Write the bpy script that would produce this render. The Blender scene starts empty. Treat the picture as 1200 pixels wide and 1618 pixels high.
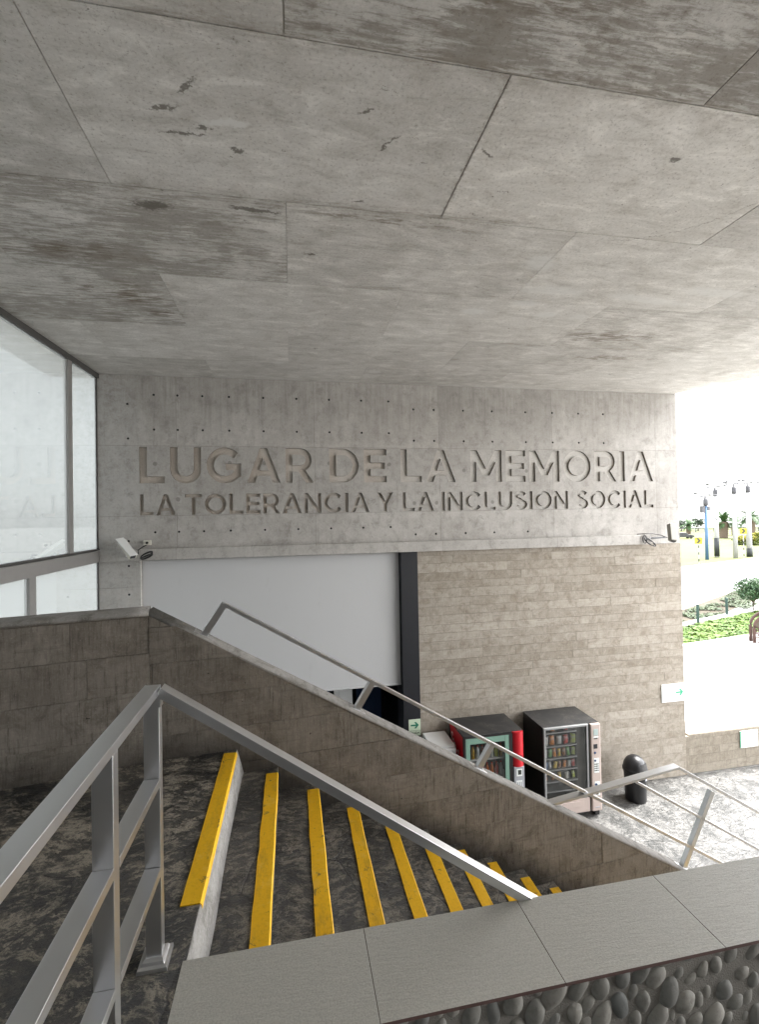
import bpy, bmesh, math, random
from mathutils import Vector, Matrix, noise as mnoise
R = math.radians
rnd = random.Random(7)
scn = bpy.context.scene
C = scn.collection

# ------------------------------------------------------------------ camera, world, sun, exposure
# world frame: the photographer's eye is at the origin; x runs along the lettered wall, y into the depth, z up
F_PX, YAW, PITCH, ROLL = 742.8, 0.18609, 0.013207, -0.018517
cam_d = bpy.data.cameras.new("camera"); cam = bpy.data.objects.new("camera", cam_d); C.objects.link(cam)
cam_d.sensor_fit = 'HORIZONTAL'; cam_d.sensor_width = 36.0; cam_d.lens = 36.0 * F_PX / 1200.0
cam_d.clip_start = 0.05; cam_d.clip_end = 2000
fw = Vector((math.sin(YAW)*math.cos(PITCH), math.cos(YAW)*math.cos(PITCH), math.sin(PITCH)))
rt = Vector((math.cos(YAW), -math.sin(YAW), 0)); up = rt.cross(fw)
rr = rt*math.cos(ROLL) + up*math.sin(ROLL); uu = -rt*math.sin(ROLL) + up*math.cos(ROLL)
cam.matrix_world = Matrix(((rr.x, uu.x, -fw.x, 0), (rr.y, uu.y, -fw.y, 0), (rr.z, uu.z, -fw.z, 0), (0, 0, 0, 1)))
scn.camera = cam

SUN_EL, SUN_AZ = R(60), R(80)          # azimuth from +y towards +x
wd = bpy.data.worlds.new("World"); scn.world = wd; wd.use_nodes = True
wt = wd.node_tree; bg = wt.nodes['Background']
sky = wt.nodes.new('ShaderNodeTexSky'); sky.sky_type = 'NISHITA'; sky.sun_disc = False
sky.sun_elevation = SUN_EL; sky.sun_rotation = SUN_AZ; sky.air_density = 1.0; sky.dust_density = 2.0; sky.ozone_density = 1.0
hs = wt.nodes.new('ShaderNodeHueSaturation'); hs.inputs['Saturation'].default_value = 0.10   # overcast: hardly any blue
wt.links.new(sky.outputs[0], hs.inputs['Color']); wt.links.new(hs.outputs[0], bg.inputs[0])
bg.inputs[1].default_value = 0.13
sun_d = bpy.data.lights.new("sun", 'SUN'); sun_d.energy = .9; sun_d.angle = R(14); sun_d.color = (1, .985, .96)
sun = bpy.data.objects.new("sun", sun_d); C.objects.link(sun)
sd = Vector((math.sin(SUN_AZ)*math.cos(SUN_EL), math.cos(SUN_AZ)*math.cos(SUN_EL), math.sin(SUN_EL)))
sun.rotation_euler = sd.to_track_quat('Z', 'Y').to_euler(); sun.location = (30, 20, 40)
scn.view_settings.view_transform = 'Standard'; scn.view_settings.look = 'None'
scn.view_settings.exposure = 3.55; scn.view_settings.gamma = 1.0
scn.render.engine = 'CYCLES'
scn.cycles.max_bounces = 8; scn.cycles.diffuse_bounces = 5; scn.cycles.glossy_bounces = 3
scn.cycles.transparent_max_bounces = 12; scn.cycles.caustics_reflective = False; scn.cycles.caustics_refractive = False

FLOOR = -6.05; LAND = -1.60; CEIL = 2.76; WY = 9.45

# ------------------------------------------------------------------ node helpers
class NT:
    def __init__(s, name, rough=.8, metal=0.0, spec=.5):
        s.m = bpy.data.materials.new(name); s.m.use_nodes = True; s.t = s.m.node_tree
        s.b = s.t.nodes['Principled BSDF']; s.b.inputs['Roughness'].default_value = rough
        s.b.inputs['Metallic'].default_value = metal; s.b.inputs['Specular IOR Level'].default_value = spec
        s._pos = None
    def n(s, typ, ins=None, out=0, **props):
        nd = s.t.nodes.new('ShaderNode' + typ)
        for k, v in props.items(): setattr(nd, k, v)
        for k, v in (ins or {}).items():
            i = nd.inputs[k]
            if isinstance(v, bpy.types.NodeSocket): s.t.links.new(v, i)
            else: i.default_value = v
        return nd.outputs[out]
    def pos(s):
        if s._pos is None: s._pos = s.n('NewGeometry', out='Position')
        return s._pos
    def obj(s): return s.n('TexCoord', out='Object')
    def mp(s, v, loc=(0,0,0), rot=(0,0,0), sc=(1,1,1), t='POINT'):
        return s.n('Mapping', {'Vector': v, 'Location': loc, 'Rotation': rot, 'Scale': sc}, vector_type=t)
    def noise(s, v, sc, det=4, ro=.55, dist=0, typ='FBM', out='Fac'):
        return s.n('TexNoise', {'Vector': v, 'Scale': sc, 'Detail': det, 'Roughness': ro, 'Distortion': dist}, out=out, noise_type=typ, normalize=True)
    def ma(s, op, a, b=0.0, clamp=False):
        ins = {0: a}
        if b is not None: ins[1] = b
        return s.n('Math', ins, operation=op, use_clamp=clamp)
    def rng(s, f, a, b, c=0.0, d=1.0):
        return s.n('MapRange', {'Value': f, 'From Min': a, 'From Max': b, 'To Min': c, 'To Max': d}, clamp=True)
    def ramp(s, f, stops):
        nd = s.t.nodes.new('ShaderNodeValToRGB'); s.t.links.new(f, nd.inputs[0]); e = nd.color_ramp.elements
        while len(e) < len(stops): e.new(.5)
        for el, (p, c) in zip(e, stops): el.position = p; el.color = (*c, 1) if len(c) == 3 else c
        return nd.outputs[0]
    def mix(s, f, a, b, mode='MIX'):
        nd = s.t.nodes.new('ShaderNodeMix'); nd.data_type = 'RGBA'; nd.blend_type = mode
        for i, v in ((0, f), (6, a), (7, b)):
            if isinstance(v, bpy.types.NodeSocket): s.t.links.new(v, nd.inputs[i])
            elif i == 0: nd.inputs[0].default_value = v
            else: nd.inputs[i].default_value = (*v, 1) if len(v) == 3 else v
        return nd.outputs[2]
    def sep(s, v): nd = s.t.nodes.new('ShaderNodeSeparateXYZ'); s.t.links.new(v, nd.inputs[0]); return nd.outputs
    def comb(s, x, y, z=0.0): return s.n('CombineXYZ', {0: x, 1: y, 2: z})
    def attr(s, name): 
        nd = s.t.nodes.new('ShaderNodeAttribute'); nd.attribute_name = name
        sp = s.t.nodes.new('ShaderNodeSeparateColor'); s.t.links.new(nd.outputs['Color'], sp.inputs[0]); return sp.outputs
    def bump(s, h, st=.3, dist=.01, nrm=None):
        ins = {'Height': h, 'Strength': st, 'Distance': dist}
        if nrm is not None: ins['Normal'] = nrm
        return s.n('Bump', ins)
    def out(s, col=None, rough=None, nrm=None):
        for k, v in (('Base Color', col), ('Roughness', rough), ('Normal', nrm)):
            if v is None: continue
            if isinstance(v, bpy.types.NodeSocket): s.t.links.new(v, s.b.inputs[k])
            elif k == 'Base Color': s.b.inputs[k].default_value = (*v, 1)
            else: s.b.inputs[k].default_value = v
        return s.m
    # an irregular mark with a shape of its own: 1 inside, 0 outside
    def blob(s, v, nz, loc, rot, sx, sy, edge=.5, amt=.7, plane='xy'):
        e = (0, 0, rot) if plane == 'xy' else (0, rot, 0)
        scl = (sx, sy, 1) if plane == 'xy' else (sx, 1, sy)
        L = (loc[0], loc[1], 0) if plane == 'xy' else (loc[0], 0, loc[1])
        p = s.mp(v, loc=L, rot=e, sc=scl, t='TEXTURE')
        x, y, z = s.sep(p)
        d = s.ma('SQRT', s.ma('ADD', s.ma('MULTIPLY', x, x), s.ma('MULTIPLY', y if plane == 'xy' else z, y if plane == 'xy' else z)), None)
        d = s.ma('ADD', d, s.ma('MULTIPLY', s.ma('SUBTRACT', nz, .5), amt*2))
        return s.rng(d, 1.0, 1.0-edge)

def plain(name, col, rough=.6, metal=0.0, spec=.5, var=.12, sc=8, bump=0.0):
    m = NT(name, rough, metal, spec)
    nz = m.noise(m.pos(), sc, 5, .6)
    c = m.mix(nz, tuple(x*(1-var) for x in col), tuple(min(1, x*(1+var)) for x in col))
    nr = m.bump(m.noise(m.pos(), sc*12, 3), bump, .003) if bump else None
    return m.out(c, None, nr)

MAT = {}
def mat_ceiling():
    m = NT('cast_concrete_ceiling', .82, spec=.3); p = m.pos(); a = m.attr('panel')
    st, tone, rn = a[0], a[1], a[2]
    off = m.mp(p, sc=(1, 1, 0)); off = m.n('VectorMath', {0: off, 1: m.comb(m.ma('MULTIPLY', rn, 37.0), m.ma('MULTIPLY', rn, 91.0))}, operation='ADD')
    big = m.noise(off, .7, 5, .6, .4); mid = m.noise(m.mp(off, sc=(1.0, 2.6, 1)), 2.2, 10, .74, .5)
    cloud = m.noise(off, 3.4, 8, .7, .3); fine = m.noise(off, 38, 6, .78)
    streak = m.noise(m.mp(off, rot=(0,0,R(3)), sc=(1.3, 9, 1)), 2.4, 12, .78, .35)
    weave = m.noise(m.mp(off, rot=(0,0,R(-14)), sc=(5, 45, 1)), 3, 5, .75)
    c = m.mix(m.rng(big, .35, .65), (.365, .352, .332), (.445, .432, .412))
    c = m.mix(m.rng(mid, .52, .66, 0, .60), c, (.25, .232, .208))
    c = m.mix(m.rng(mid, .48, .37, 0, .60), c, (.56, .545, .52))
    c = m.mix(m.rng(cloud, .53, .68, 0, .45), c, (.27, .25, .222))
    c = m.mix(m.rng(fine, .545, .63, 0, .60), c, (.18, .165, .145))
    c = m.mix(m.rng(fine, .46, .36, 0, .22), c, (.60, .59, .57))
    tn = m.comb(m.rng(tone, 0, 1, 1.03, 1.48), m.rng(tone, 0, 1, 1.03, 1.475), m.rng(tone, 0, 1, 1.03, 1.465))
    c = m.mix(1.0, c, tn, 'MULTIPLY')
    sk = m.ma('MULTIPLY', m.rng(m.ma('ADD', m.ma('MULTIPLY', streak, .70), m.ma('MULTIPLY', m.noise(off, 1.3, 5, .6), .55)), .58, .67), st)
    c = m.mix(m.ma('MULTIPLY', sk, .92), c, (.115, .093, .068))
    c = m.mix(m.ma('MULTIPLY', m.ma('MULTIPLY', m.rng(weave, .48, .62), m.rng(st, .6, .9)), .5), c, (.13, .12, .10))
    # bug holes, gouges and honeycombing, gathered in patches
    wv = m.n('VectorMath', {0: off, 1: m.n('VectorMath', {0: m.noise(off, 11, 4, .7, 0, out='Color'), 'Scale': .10}, operation='SCALE')}, operation='ADD')
    pit = m.rng(m.noise(m.mp(wv, sc=(1, 1.7, 1)), 22, 4, .66), .665, .70); pm = m.rng(m.noise(off, 1.5, 4, .6), .47, .56)
    c = m.mix(m.ma('MULTIPLY', m.ma('MULTIPLY', pit, pm), .9), c, (.09, .078, .062))
    speck = m.rng(m.noise(off, 95, 2, .5), .70, .73)
    c = m.mix(m.ma('MULTIPLY', speck, .55), c, (.10, .088, .072))
    g2 = m.noise(m.mp(wv, rot=(0,0,R(-22)), sc=(1, 3.6, 1)), 6, 6, .68, .4)
    gash = m.rng(g2, .655, .685); gm = m.rng(m.noise(off, .9, 3), .47, .56)
    c = m.mix(m.ma('MULTIPLY', m.ma('MULTIPLY', gash, gm), .85), c, (.095, .08, .062))
    wisp = m.rng(m.noise(m.mp(wv, rot=(0,0,.6), sc=(1, 3, 1)), 2.8, 9, .72, 1.2), .62, .70)
    c = m.mix(m.ma('MULTIPLY', wisp, .40), c, (.54, .525, .50))
    nz = m.noise(p, 22, 7, .78); nz2 = m.noise(p, 5, 7, .72)
    wp = m.n('VectorMath', {0: p, 1: m.n('VectorMath', {0: m.n('VectorMath', {0: m.noise(p, 16, 5, .7, 0, out='Color'), 1: (.5, .5, .5)}, operation='SUBTRACT'), 'Scale': .13}, operation='SCALE')}, operation='ADD')
    for (x, y, r, sx, sy) in ((-.705, 3.50, -.05, .15, .010), (-.57, 3.43, -.08, .06, .014), (-.36, 3.60, .1, .05, .018), (-.62, 3.12, -.75, .09, .012), (-.80, 3.30, -.2, .09, .014),
                              (.24, 4.9, .1, .06, .022), (1.5, 3.32, .7, .07, .010), (3.0, 3.15, 0, .04, .018), (.75, 3.35, -1.0, .10, .008), (.55, 3.1, -.6, .05, .014),
                              (.62, 4.02, .1, .045, .014), (-.28, 4.27, .05, .20, .024), (-1.15, 4.35, -.1, .14, .05)):
        c = m.mix(m.ma('MULTIPLY', m.blob(wp, nz, (x, y), r, sx*1.3, sy*1.35, .45, 1.25), .8), c, (.10, .088, .072))
    for (x, y, r, sx, sy, k) in ((-.38, 3.36, -.12, .20, .035, .6), (2.75, 4.7, .1, .24, .16, .4), (3.05, 5.62, 0, .18, .10, .35), (2.45, 5.95, 0, .20, .12, .45), (3.5, 5.9, 0, .17, .10, .38), (4.0, 5.9, .1, .17, .12, .3),
                               (4.6, 5.3, .1, .7, .10, .35), (3.2, 5.25, 0, .5, .12, .35), (5.3, 5.0, 0, .6, .12, .35), (-.2, 8.4, 0, .16, .07, .4), (1.6, 8.7, 0, .16, .07, .35)):
        c = m.mix(m.ma('MULTIPLY', m.blob(wp, nz2, (x, y), r, sx, sy, .4, .6), min(1, k*1.5)), c, (.60, .595, .575))
    for (x, y, r, sx, sy) in ((4.9, 6.5, -.12, 1.0, .30), (5.6, 7.4, -.1, 1.2, .24), (-1.9, 6.1, .0, .7, .38), (-1.6, 6.6, 0, .45, .16), (.9, 4.24, .03, 1.2, .06), (-2.2, 5.2, 0, .9, .25), (1.3, 2.0, 0, 1.0, .5)):
        g = m.ma('MULTIPLY', m.blob(wp, nz2, (x, y), r, sx, sy, .9, 1.3), m.rng(streak, .42, .56))
        c = m.mix(m.ma('MULTIPLY', g, .8), c, (.135, .105, .073))
    # grime along some of the formwork joints
    px_, py_, pz_ = m.sep(wp)
    for (yj, x0_, x1_, k) in ((2.69, -1, 6, .55), (4.10, -.2, 2.6, .6), (4.13, -4.4, 0, .35), (5.50, .2, 3.5, .30), (6.98, 3.2, 6.5, .4), (6.98, -3.6, -1.2, .3)):
        dj = m.rng(m.ma('ADD', m.ma('ABSOLUTE', m.ma('SUBTRACT', py_, yj), None), m.ma('MULTIPLY', nz2, .16)), .16, .07)
        dj = m.ma('MULTIPLY', m.ma('MULTIPLY', dj, m.rng(streak, .42, .56)), m.ma('MULTIPLY', m.rng(px_, x0_, x0_+.3), m.rng(px_, x1_, x1_-.4)))
        c = m.mix(m.ma('MULTIPLY', dj, k), c, (.16, .128, .095))
    dj = m.rng(m.ma('ADD', m.ma('ABSOLUTE', m.ma('SUBTRACT', px_, 1.40), None), m.ma('MULTIPLY', nz, .10)), .075, .035)
    c = m.mix(m.ma('MULTIPLY', m.ma('MULTIPLY', dj, .6), m.ma('MULTIPLY', m.rng(py_, 2.68, 2.75), m.rng(py_, 4.12, 4.0))), c, (.15, .125, .095))
    # a curved crack at the right and a few hairlines
    for (cx_, cy_, r_, a0) in ((3.05, 3.02, 1.18, 0), (-4.2, 4.9, 6.1, 1)):
        q = m.n('VectorMath', {0: wp, 1: (cx_, cy_, CEIL)}, out='Value', operation='DISTANCE')
        ln = m.rng(m.ma('ABSOLUTE', m.ma('SUBTRACT', q, r_), None), .006, .002)
        qx, qy, qz = m.sep(p)
        if a0 == 0: ln = m.ma('MULTIPLY', ln, m.ma('MULTIPLY', m.rng(qx, 3.1, 3.3), m.rng(qy, 3.3, 3.4)))
        else: ln = m.ma('MULTIPLY', m.ma('MULTIPLY', ln, .35), m.rng(nz2, .5, .56))
        c = m.mix(m.ma('MULTIPLY', ln, .6), c, (.12, .105, .085))
    h = m.ma('ADD', m.ma('MULTIPLY', fine, .5), m.ma('MULTIPLY', mid, .9)); h = m.ma('SUBTRACT', h, m.ma('MULTIPLY', m.ma('MULTIPLY', pit, pm), .6)); h = m.ma('SUBTRACT', h, m.ma('MULTIPLY', m.ma('MULTIPLY', gash, gm), .8))
    return m.out(c, None, m.bump(h, .45, .008))
def mat_lettered():
    m = NT('smooth_cast_concrete_wall', .8, spec=.3); p = m.pos(); x, y, z = m.sep(p)
    v = m.comb(m.ma('SUBTRACT', x, .48), m.ma('SUBTRACT', z, 1.44-1.32*4))
    br = m.n('TexBrick', {'Vector': v, 'Color1': (0,0,0,1), 'Color2': (1,1,1,1), 'Mortar': (.5,.5,.5,1), 'Scale': 1, 'Mortar Size': .006, 'Mortar Smooth': .3, 'Brick Width': 2.6, 'Row Height': 1.32}, offset=0.0)
    mort = br.node.outputs['Fac']
    w = m.comb(x, 0.0, z)
    big = m.noise(w, .8, 6, .66, .15); mid = m.noise(m.mp(w, sc=(1.0, 1, .8)), 4.2, 10, .76, .15); fine = m.noise(w, 30, 6, .78)
    drip = m.noise(m.mp(w, sc=(7, 1, .5)), 1.5, 5, .7)
    c = m.mix(m.rng(big, .3, .7), (.335, .318, .298), (.445, .428, .408))
    cl2 = m.noise(w, 1.6, 12, .74, 0)
    c = m.mix(m.rng(cl2, .49, .62, 0, .55), c, (.26, .244, .225)); c = m.mix(m.rng(cl2, .46, .38, 0, .4), c, (.53, .515, .495))
    c = m.mix(m.rng(mid, .52, .62, 0, .5), c, (.205, .192, .175))
    c = m.mix(m.rng(mid, .46, .36, 0, .45), c, (.47, .455, .435))
    c = m.mix(m.rng(fine, .54, .68, 0, .5), c, (.17, .158, .142))
    c = m.mix(m.rng(fine, .45, .33, 0, .3), c, (.50, .49, .47))
    c = m.mix(m.rng(drip, .56, .72, 0, .35), c, (.19, .178, .16))
    bt = m.sep(m.comb(br, 0.0))[0]
    c = m.mix(1.0, c, m.comb(m.rng(bt, 0, 1, 1.04, 1.24), m.rng(bt, 0, 1, 1.035, 1.235), m.rng(bt, 0, 1, 1.03, 1.23)), 'MULTIPLY')
    # darker moisture band along the top, pale scaling at the left end
    nz = m.noise(w, 1.4, 8, .7, .1)
    band = m.ma('MULTIPLY', m.rng(m.ma('ADD', z, m.ma('MULTIPLY', nz, 1.2)), 2.1, 2.9), m.rng(drip, .3, .6, .25, 1))
    c = m.mix(m.ma('MULTIPLY', band, .42), c, (.19, .178, .16))
    scal = m.ma('MULTIPLY', m.rng(m.ma('ADD', x, m.ma('MULTIPLY', cl2, .8)), -2.2, -2.6), m.rng(m.noise(w, 9, 12, .82, .2), .47, .53))
    c = m.mix(m.ma('MULTIPLY', scal, .5), c, (.47, .465, .45))
    patch = m.rng(m.noise(w, 5, 7, .75, .8), .60, .66); pz = m.rng(m.noise(w, .9, 2), .5, .6)
    c = m.mix(m.ma('MULTIPLY', m.ma('MULTIPLY', patch, pz), .5), c, (.20, .19, .175))
    pit = m.rng(m.noise(w, 60, 2), .74, .77)
    c = m.mix(m.ma('MULTIPLY', pit, .6), c, (.08, .075, .065))
    # filled tie holes inside the lettering
    nn = m.noise(w, 14, 3)
    for (px, pz) in ((-2.5,1.1),(-1.15,1.12),(-.5,1.12),(.77,1.12),(2.0,1.1),(2.95,.98),(3.62,.98),(5.05,.97),(-2.1,.43),(1.44,.42),(2.52,.3),(3.0,.3),(4.25,.3),(5.6,.32)):
        c = m.mix(m.ma('MULTIPLY', m.blob(w, nn, (px, pz), 0, .045, .045, .25, .25, 'xz'), .55), c, (.15, .14, .125))
    c = m.mix(m.ma('MULTIPLY', mort, m.rng(m.noise(w, 2.2, 3), .35, .6, .15, .65)), c, (.19, .18, .16))
    h = m.ma('ADD', m.ma('MULTIPLY', fine, .35), m.ma('MULTIPLY', mid, .9)); h = m.ma('SUBTRACT', h, m.ma('MULTIPLY', mort, .3))
    return m.out(c, None, m.bump(h, .3, .006))
def mat_letter_face():
    m = NT('exposed_concrete_in_letters', .9, spec=.2); w = m.pos()
    n1 = m.noise(w, 1.2, 4); n2 = m.noise(w, 30, 5, .7)
    c = m.mix(m.rng(n1, .35, .65), (.46, .40, .345), (.54, .485, .43)); X = m.sep(w)[0]; c = m.mix(m.rng(m.ma('ADD', X, m.ma('MULTIPLY', n1, 6.0)), 2.5, 6.5), c, (.56, .54, .51)); c = m.mix(m.rng(n2, .5, .7, 0, .4), c, (.30, .265, .23))
    return m.out(c, None, m.bump(n2, .6, .006))
def mat_board(name, cols, stain, vscale=70, hgrain=False, basedark=None, topdark=False, bst=.5, vamt=.45):
    m = NT(name, .88, spec=.2); p = m.pos(); a = m.attr('panel'); rn, tone = a[0], a[1]
    off = m.n('VectorMath', {0: p, 1: m.comb(m.ma('MULTIPLY', rn, 41.0), 0.0, m.ma('MULTIPLY', rn, 73.0))}, operation='ADD')
    vst = m.noise(m.mp(off, sc=(vscale, vscale*.15, 4.5)), 1, 6, .8, .15)
    hst = m.noise(m.mp(off, sc=(1.5, 1.5, 22)), 2, 6, .7, .4)
    big = m.noise(off, 1.1, 5, .65, .5); mid = m.noise(off, 6, 8, .72, .6); fine = m.noise(off, 90, 3, .7)
    c = m.mix(tone, cols[0], cols[1])
    c = m.mix(m.rng(big, .40, .6, 0, .6), c, cols[2])
    c = m.mix(m.rng(mid, .50, .62, 0, .6), c, stain); c = m.mix(m.rng(mid, .47, .37, 0, .35), c, tuple(x*1.25 for x in cols[1]))
    c = m.mix(m.rng(vst, .53, .66, 0, vamt), c, tuple(x*.5 for x in stain)); c = m.mix(m.rng(vst, .46, .36, 0, vamt*.45), c, tuple(x*1.3 for x in cols[1]))
    c = m.mix(m.rng(hst, .54, .70, 0, .40), c, tuple(x*.62 for x in stain))
    c = m.mix(m.rng(fine, .45, .3, 0, .4), c, tuple(min(1, x*1.5) for x in cols[1]))
    pit = m.rng(m.noise(off, 32, 2, .5), .745, .77)
    c = m.mix(m.ma('MULTIPLY', pit, .85), c, (.03, .027, .022))
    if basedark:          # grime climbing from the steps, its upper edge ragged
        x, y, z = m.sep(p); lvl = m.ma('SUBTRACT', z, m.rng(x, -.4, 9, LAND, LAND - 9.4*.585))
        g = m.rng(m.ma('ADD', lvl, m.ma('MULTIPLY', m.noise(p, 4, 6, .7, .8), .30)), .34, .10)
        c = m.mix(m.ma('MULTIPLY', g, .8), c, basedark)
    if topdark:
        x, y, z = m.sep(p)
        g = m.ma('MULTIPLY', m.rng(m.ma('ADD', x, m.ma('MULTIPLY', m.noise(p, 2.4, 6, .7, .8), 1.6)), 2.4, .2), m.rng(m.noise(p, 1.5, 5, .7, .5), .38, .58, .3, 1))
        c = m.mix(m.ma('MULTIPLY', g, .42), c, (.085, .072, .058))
    h = m.ma('ADD', m.ma('MULTIPLY', vst, .7), m.ma('ADD', m.ma('MULTIPLY', mid, .5), m.ma('MULTIPLY', fine, .2)))
    return m.out(c, None, m.bump(m.ma('SUBTRACT', h, m.ma('MULTIPLY', pit, .8)), bst, .006))
def mat_slate(name, dark, mid_, light, amt, rough, sc=1.0, bst=.8):
    m = NT(name, rough, spec=.4); p = m.pos()
    q = m.n('VectorMath', {0: p, 1: m.n('VectorMath', {0: m.noise(p, 2.6*sc, 4, .6, 0, out='Color'), 'Scale': .16}, operation='SCALE')}, operation='ADD')
    r1 = m.noise(m.mp(q, rot=(0,0,R(40)), sc=(1, 1.9, 1)), 9*sc, 12, .80, .25)
    r2 = m.noise(q, 1.8*sc, 6, .68, .3); r3 = m.noise(q, 42*sc, 7, .8); r4 = m.noise(m.mp(q, rot=(0,0,R(55)), sc=(1, 1.6, 1)), 4.5*sc, 9, .7, .7)
    crack = m.n('TexVoronoi', {'Vector': m.n('VectorMath', {0: q, 1: m.n('VectorMath', {0: r3, 'Scale': .03}, operation='SCALE')}, operation='ADD'), 'Scale': 1.3*sc, 'Randomness': 1.0}, feature='DISTANCE_TO_EDGE')
    c = m.mix(m.rng(r2, .40, .58), dark, mid_)
    f = m.ma('MULTIPLY', m.rng(r1, .485, .53), m.rng(m.ma('ADD', r2, m.ma('MULTIPLY', m.ma('SUBTRACT', r4, .5), .7)), .42, .54, .15, 1))
    f = m.ma('MULTIPLY', f, m.rng(r3, .44, .53, .30, 1))
    c = m.mix(m.ma('MULTIPLY', f, amt), c, light)
    vein = m.rng(m.ma('ABSOLUTE', m.ma('SUBTRACT', r4, .5), None), .022, .004)
    c = m.mix(m.ma('MULTIPLY', m.ma('MULTIPLY', vein, m.rng(r1, .44, .52)), amt*.55), c, light)
    c = m.mix(m.rng(r3, .52, .60, 0, .7), c, tuple(x*.5 for x in dark))
    ck = m.rng(crack, .010, .0)
    c = m.mix(m.ma('MULTIPLY', ck, .7), c, tuple(x*.45 for x in dark))
    h = m.ma('ADD', m.ma('MULTIPLY', r1, 1.1), m.ma('ADD', m.ma('MULTIPLY', r3, .35), m.ma('MULTIPLY', r4, 1.2)))
    h = m.ma('SUBTRACT', h, m.ma('MULTIPLY', ck, .3))
    return m.out(c, m.rng(r1, .4, .6, rough-.12, rough+.15), m.bump(h, bst, .028))
def mat_metal():
    m = NT('brushed_stainless_steel', .34, 1.0); p = m.obj()
    b = m.noise(m.mp(p, sc=(60, 60, 60)), 5, 4, .7); g = m.noise(p, 3, 4)
    c = m.mix(g, (.64, .645, .655), (.72, .722, .73))
    return m.out(c, m.rng(g, .3, .7, .28, .33))
def mat_yellow():
    m = NT('worn_yellow_paint', .6, spec=.4); p = m.pos()
    n1 = m.noise(p, 14, 8, .75, .6); n2 = m.noise(p, 3, 4); n3 = m.noise(p, 70, 3)
    c = m.mix(n2, (.80, .43, .006), (.90, .53, .014)); c = m.mix(m.rng(n3, .5, .8, 0, .4), c, (.50, .26, .01))
    c = m.mix(m.rng(n1, .60, .65, 0, .8), c, (.11, .085, .045)); c = m.mix(m.rng(m.noise(m.mp(p, sc=(1, .3, 1)), 5, 8, .8), .52, .66, 0, .55), c, (.36, .21, .03)); c = m.mix(m.rng(m.noise(p, 9, 6, .7), .56, .62, 0, .35), c, (.86, .56, .10))
    return m.out(c, None, m.bump(m.ma('ADD', n1, m.ma('MULTIPLY', n3, .3)), .5, .004))
def mat_granite():
    m = NT('grey_porcelain_slab', .55, spec=.45); p = m.pos()
    f = m.noise(p, 160, 3, .7); g = m.noise(p, 3, 5, .6); s = m.noise(m.mp(p, rot=(0,0,.5), sc=(2, 9, 1)), 9, 5, .65)
    c = m.mix(g, (.47, .455, .41), (.53, .513, .465)); c = m.mix(m.rng(f, .4, .62, 0, .5), c, (.29, .278, .245)); c = m.mix(m.rng(s, .52, .66, 0, .35), c, (.47, .45, .40)); c = m.mix(m.rng(m.noise(p, 7, 8, .8), .66, .70, 0, .5), c, (.20, .18, .15))
    return m.out(c, m.rng(s, .3, .7, .42, .62), m.bump(m.ma('ADD', s, m.ma("MULTIPLY", f, .4)), .55, .006))
def mat_glass(name, tint, trans, refl, rough=.0, milk=0.0):
    m = NT(name); t = m.t; o = t.nodes['Material Output']
    tr = t.nodes.new('ShaderNodeBsdfTransparent'); tr.inputs[0].default_value = (*[x*trans for x in tint], 1)
    gl = t.nodes.new('ShaderNodeBsdfGlossy'); gl.inputs['Roughness'].default_value = rough; gl.inputs[0].default_value = (.95, .98, .96, 1)
    lw = t.nodes.new('ShaderNodeLayerWeight'); lw.inputs[0].default_value = .35
    mr = m.rng(lw.outputs['Fresnel'], 0, 1, refl, min(1, refl+.35))
    mx = t.nodes.new('ShaderNodeMixShader'); t.links.new(mr, mx.inputs[0]); t.links.new(tr.outputs[0], mx.inputs[1]); t.links.new(gl.outputs[0], mx.inputs[2])
    last = mx.outputs[0]
    if milk:
        tl = t.nodes.new('ShaderNodeBsdfTranslucent'); nz = m.noise(m.pos(), 1.2, 5, .6)
        t.links.new(m.mix(nz, (.70, .75, .75), (.72, .77, .77)), tl.inputs[0])
        m2 = t.nodes.new('ShaderNodeMixShader'); m2.inputs[0].default_value = milk
        t.links.new(last, m2.inputs[1]); t.links.new(tl.outputs[0], m2.inputs[2]); last = m2.outputs[0]
    t.links.new(last, o.inputs[0]); return m.m
def mat_ground(name, c1, c2, sc=.6, rough=.9, bst=.3):
    m = NT(name, rough, spec=.3); p = m.pos(); a = m.noise(p, sc, 6, .65, .3); b = m.noise(p, sc*25, 4, .7)
    c = m.mix(m.rng(a, .3, .7), c1, c2); c = m.mix(m.rng(b, .5, .75, 0, .4), c, tuple(x*.6 for x in c1))
    return m.out(c, None, m.bump(b, bst, .02))
def mat_leaf(name, c1, c2, sc=3):
    m = NT(name, .6, spec=.3); a = m.noise(m.pos(), sc, 3, .6)
    m.b.inputs['Subsurface Weight'].default_value = 0
    return m.out(m.mix(m.rng(a, .3, .7), c1, c2))
def mat_screen():
    m = NT('white_roller_screen', .75, spec=.2); p = m.pos(); a = m.noise(m.mp(p, sc=(1, 1, .4)), .8, 3)
    c = m.mix(a, (.56, .56, .565), (.59, .59, .595)); wv = m.noise(m.mp(p, sc=(1, 1, .06)), 2.2, 3, .5, .4); c = m.mix(m.rng(m.noise(m.mp(p, sc=(1,1,.3)), 5, 8, .75), .60, .72, 0, .25), c, (.42, .41, .40)); return m.out(c, None, m.bump(wv, .12, .02))

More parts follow.
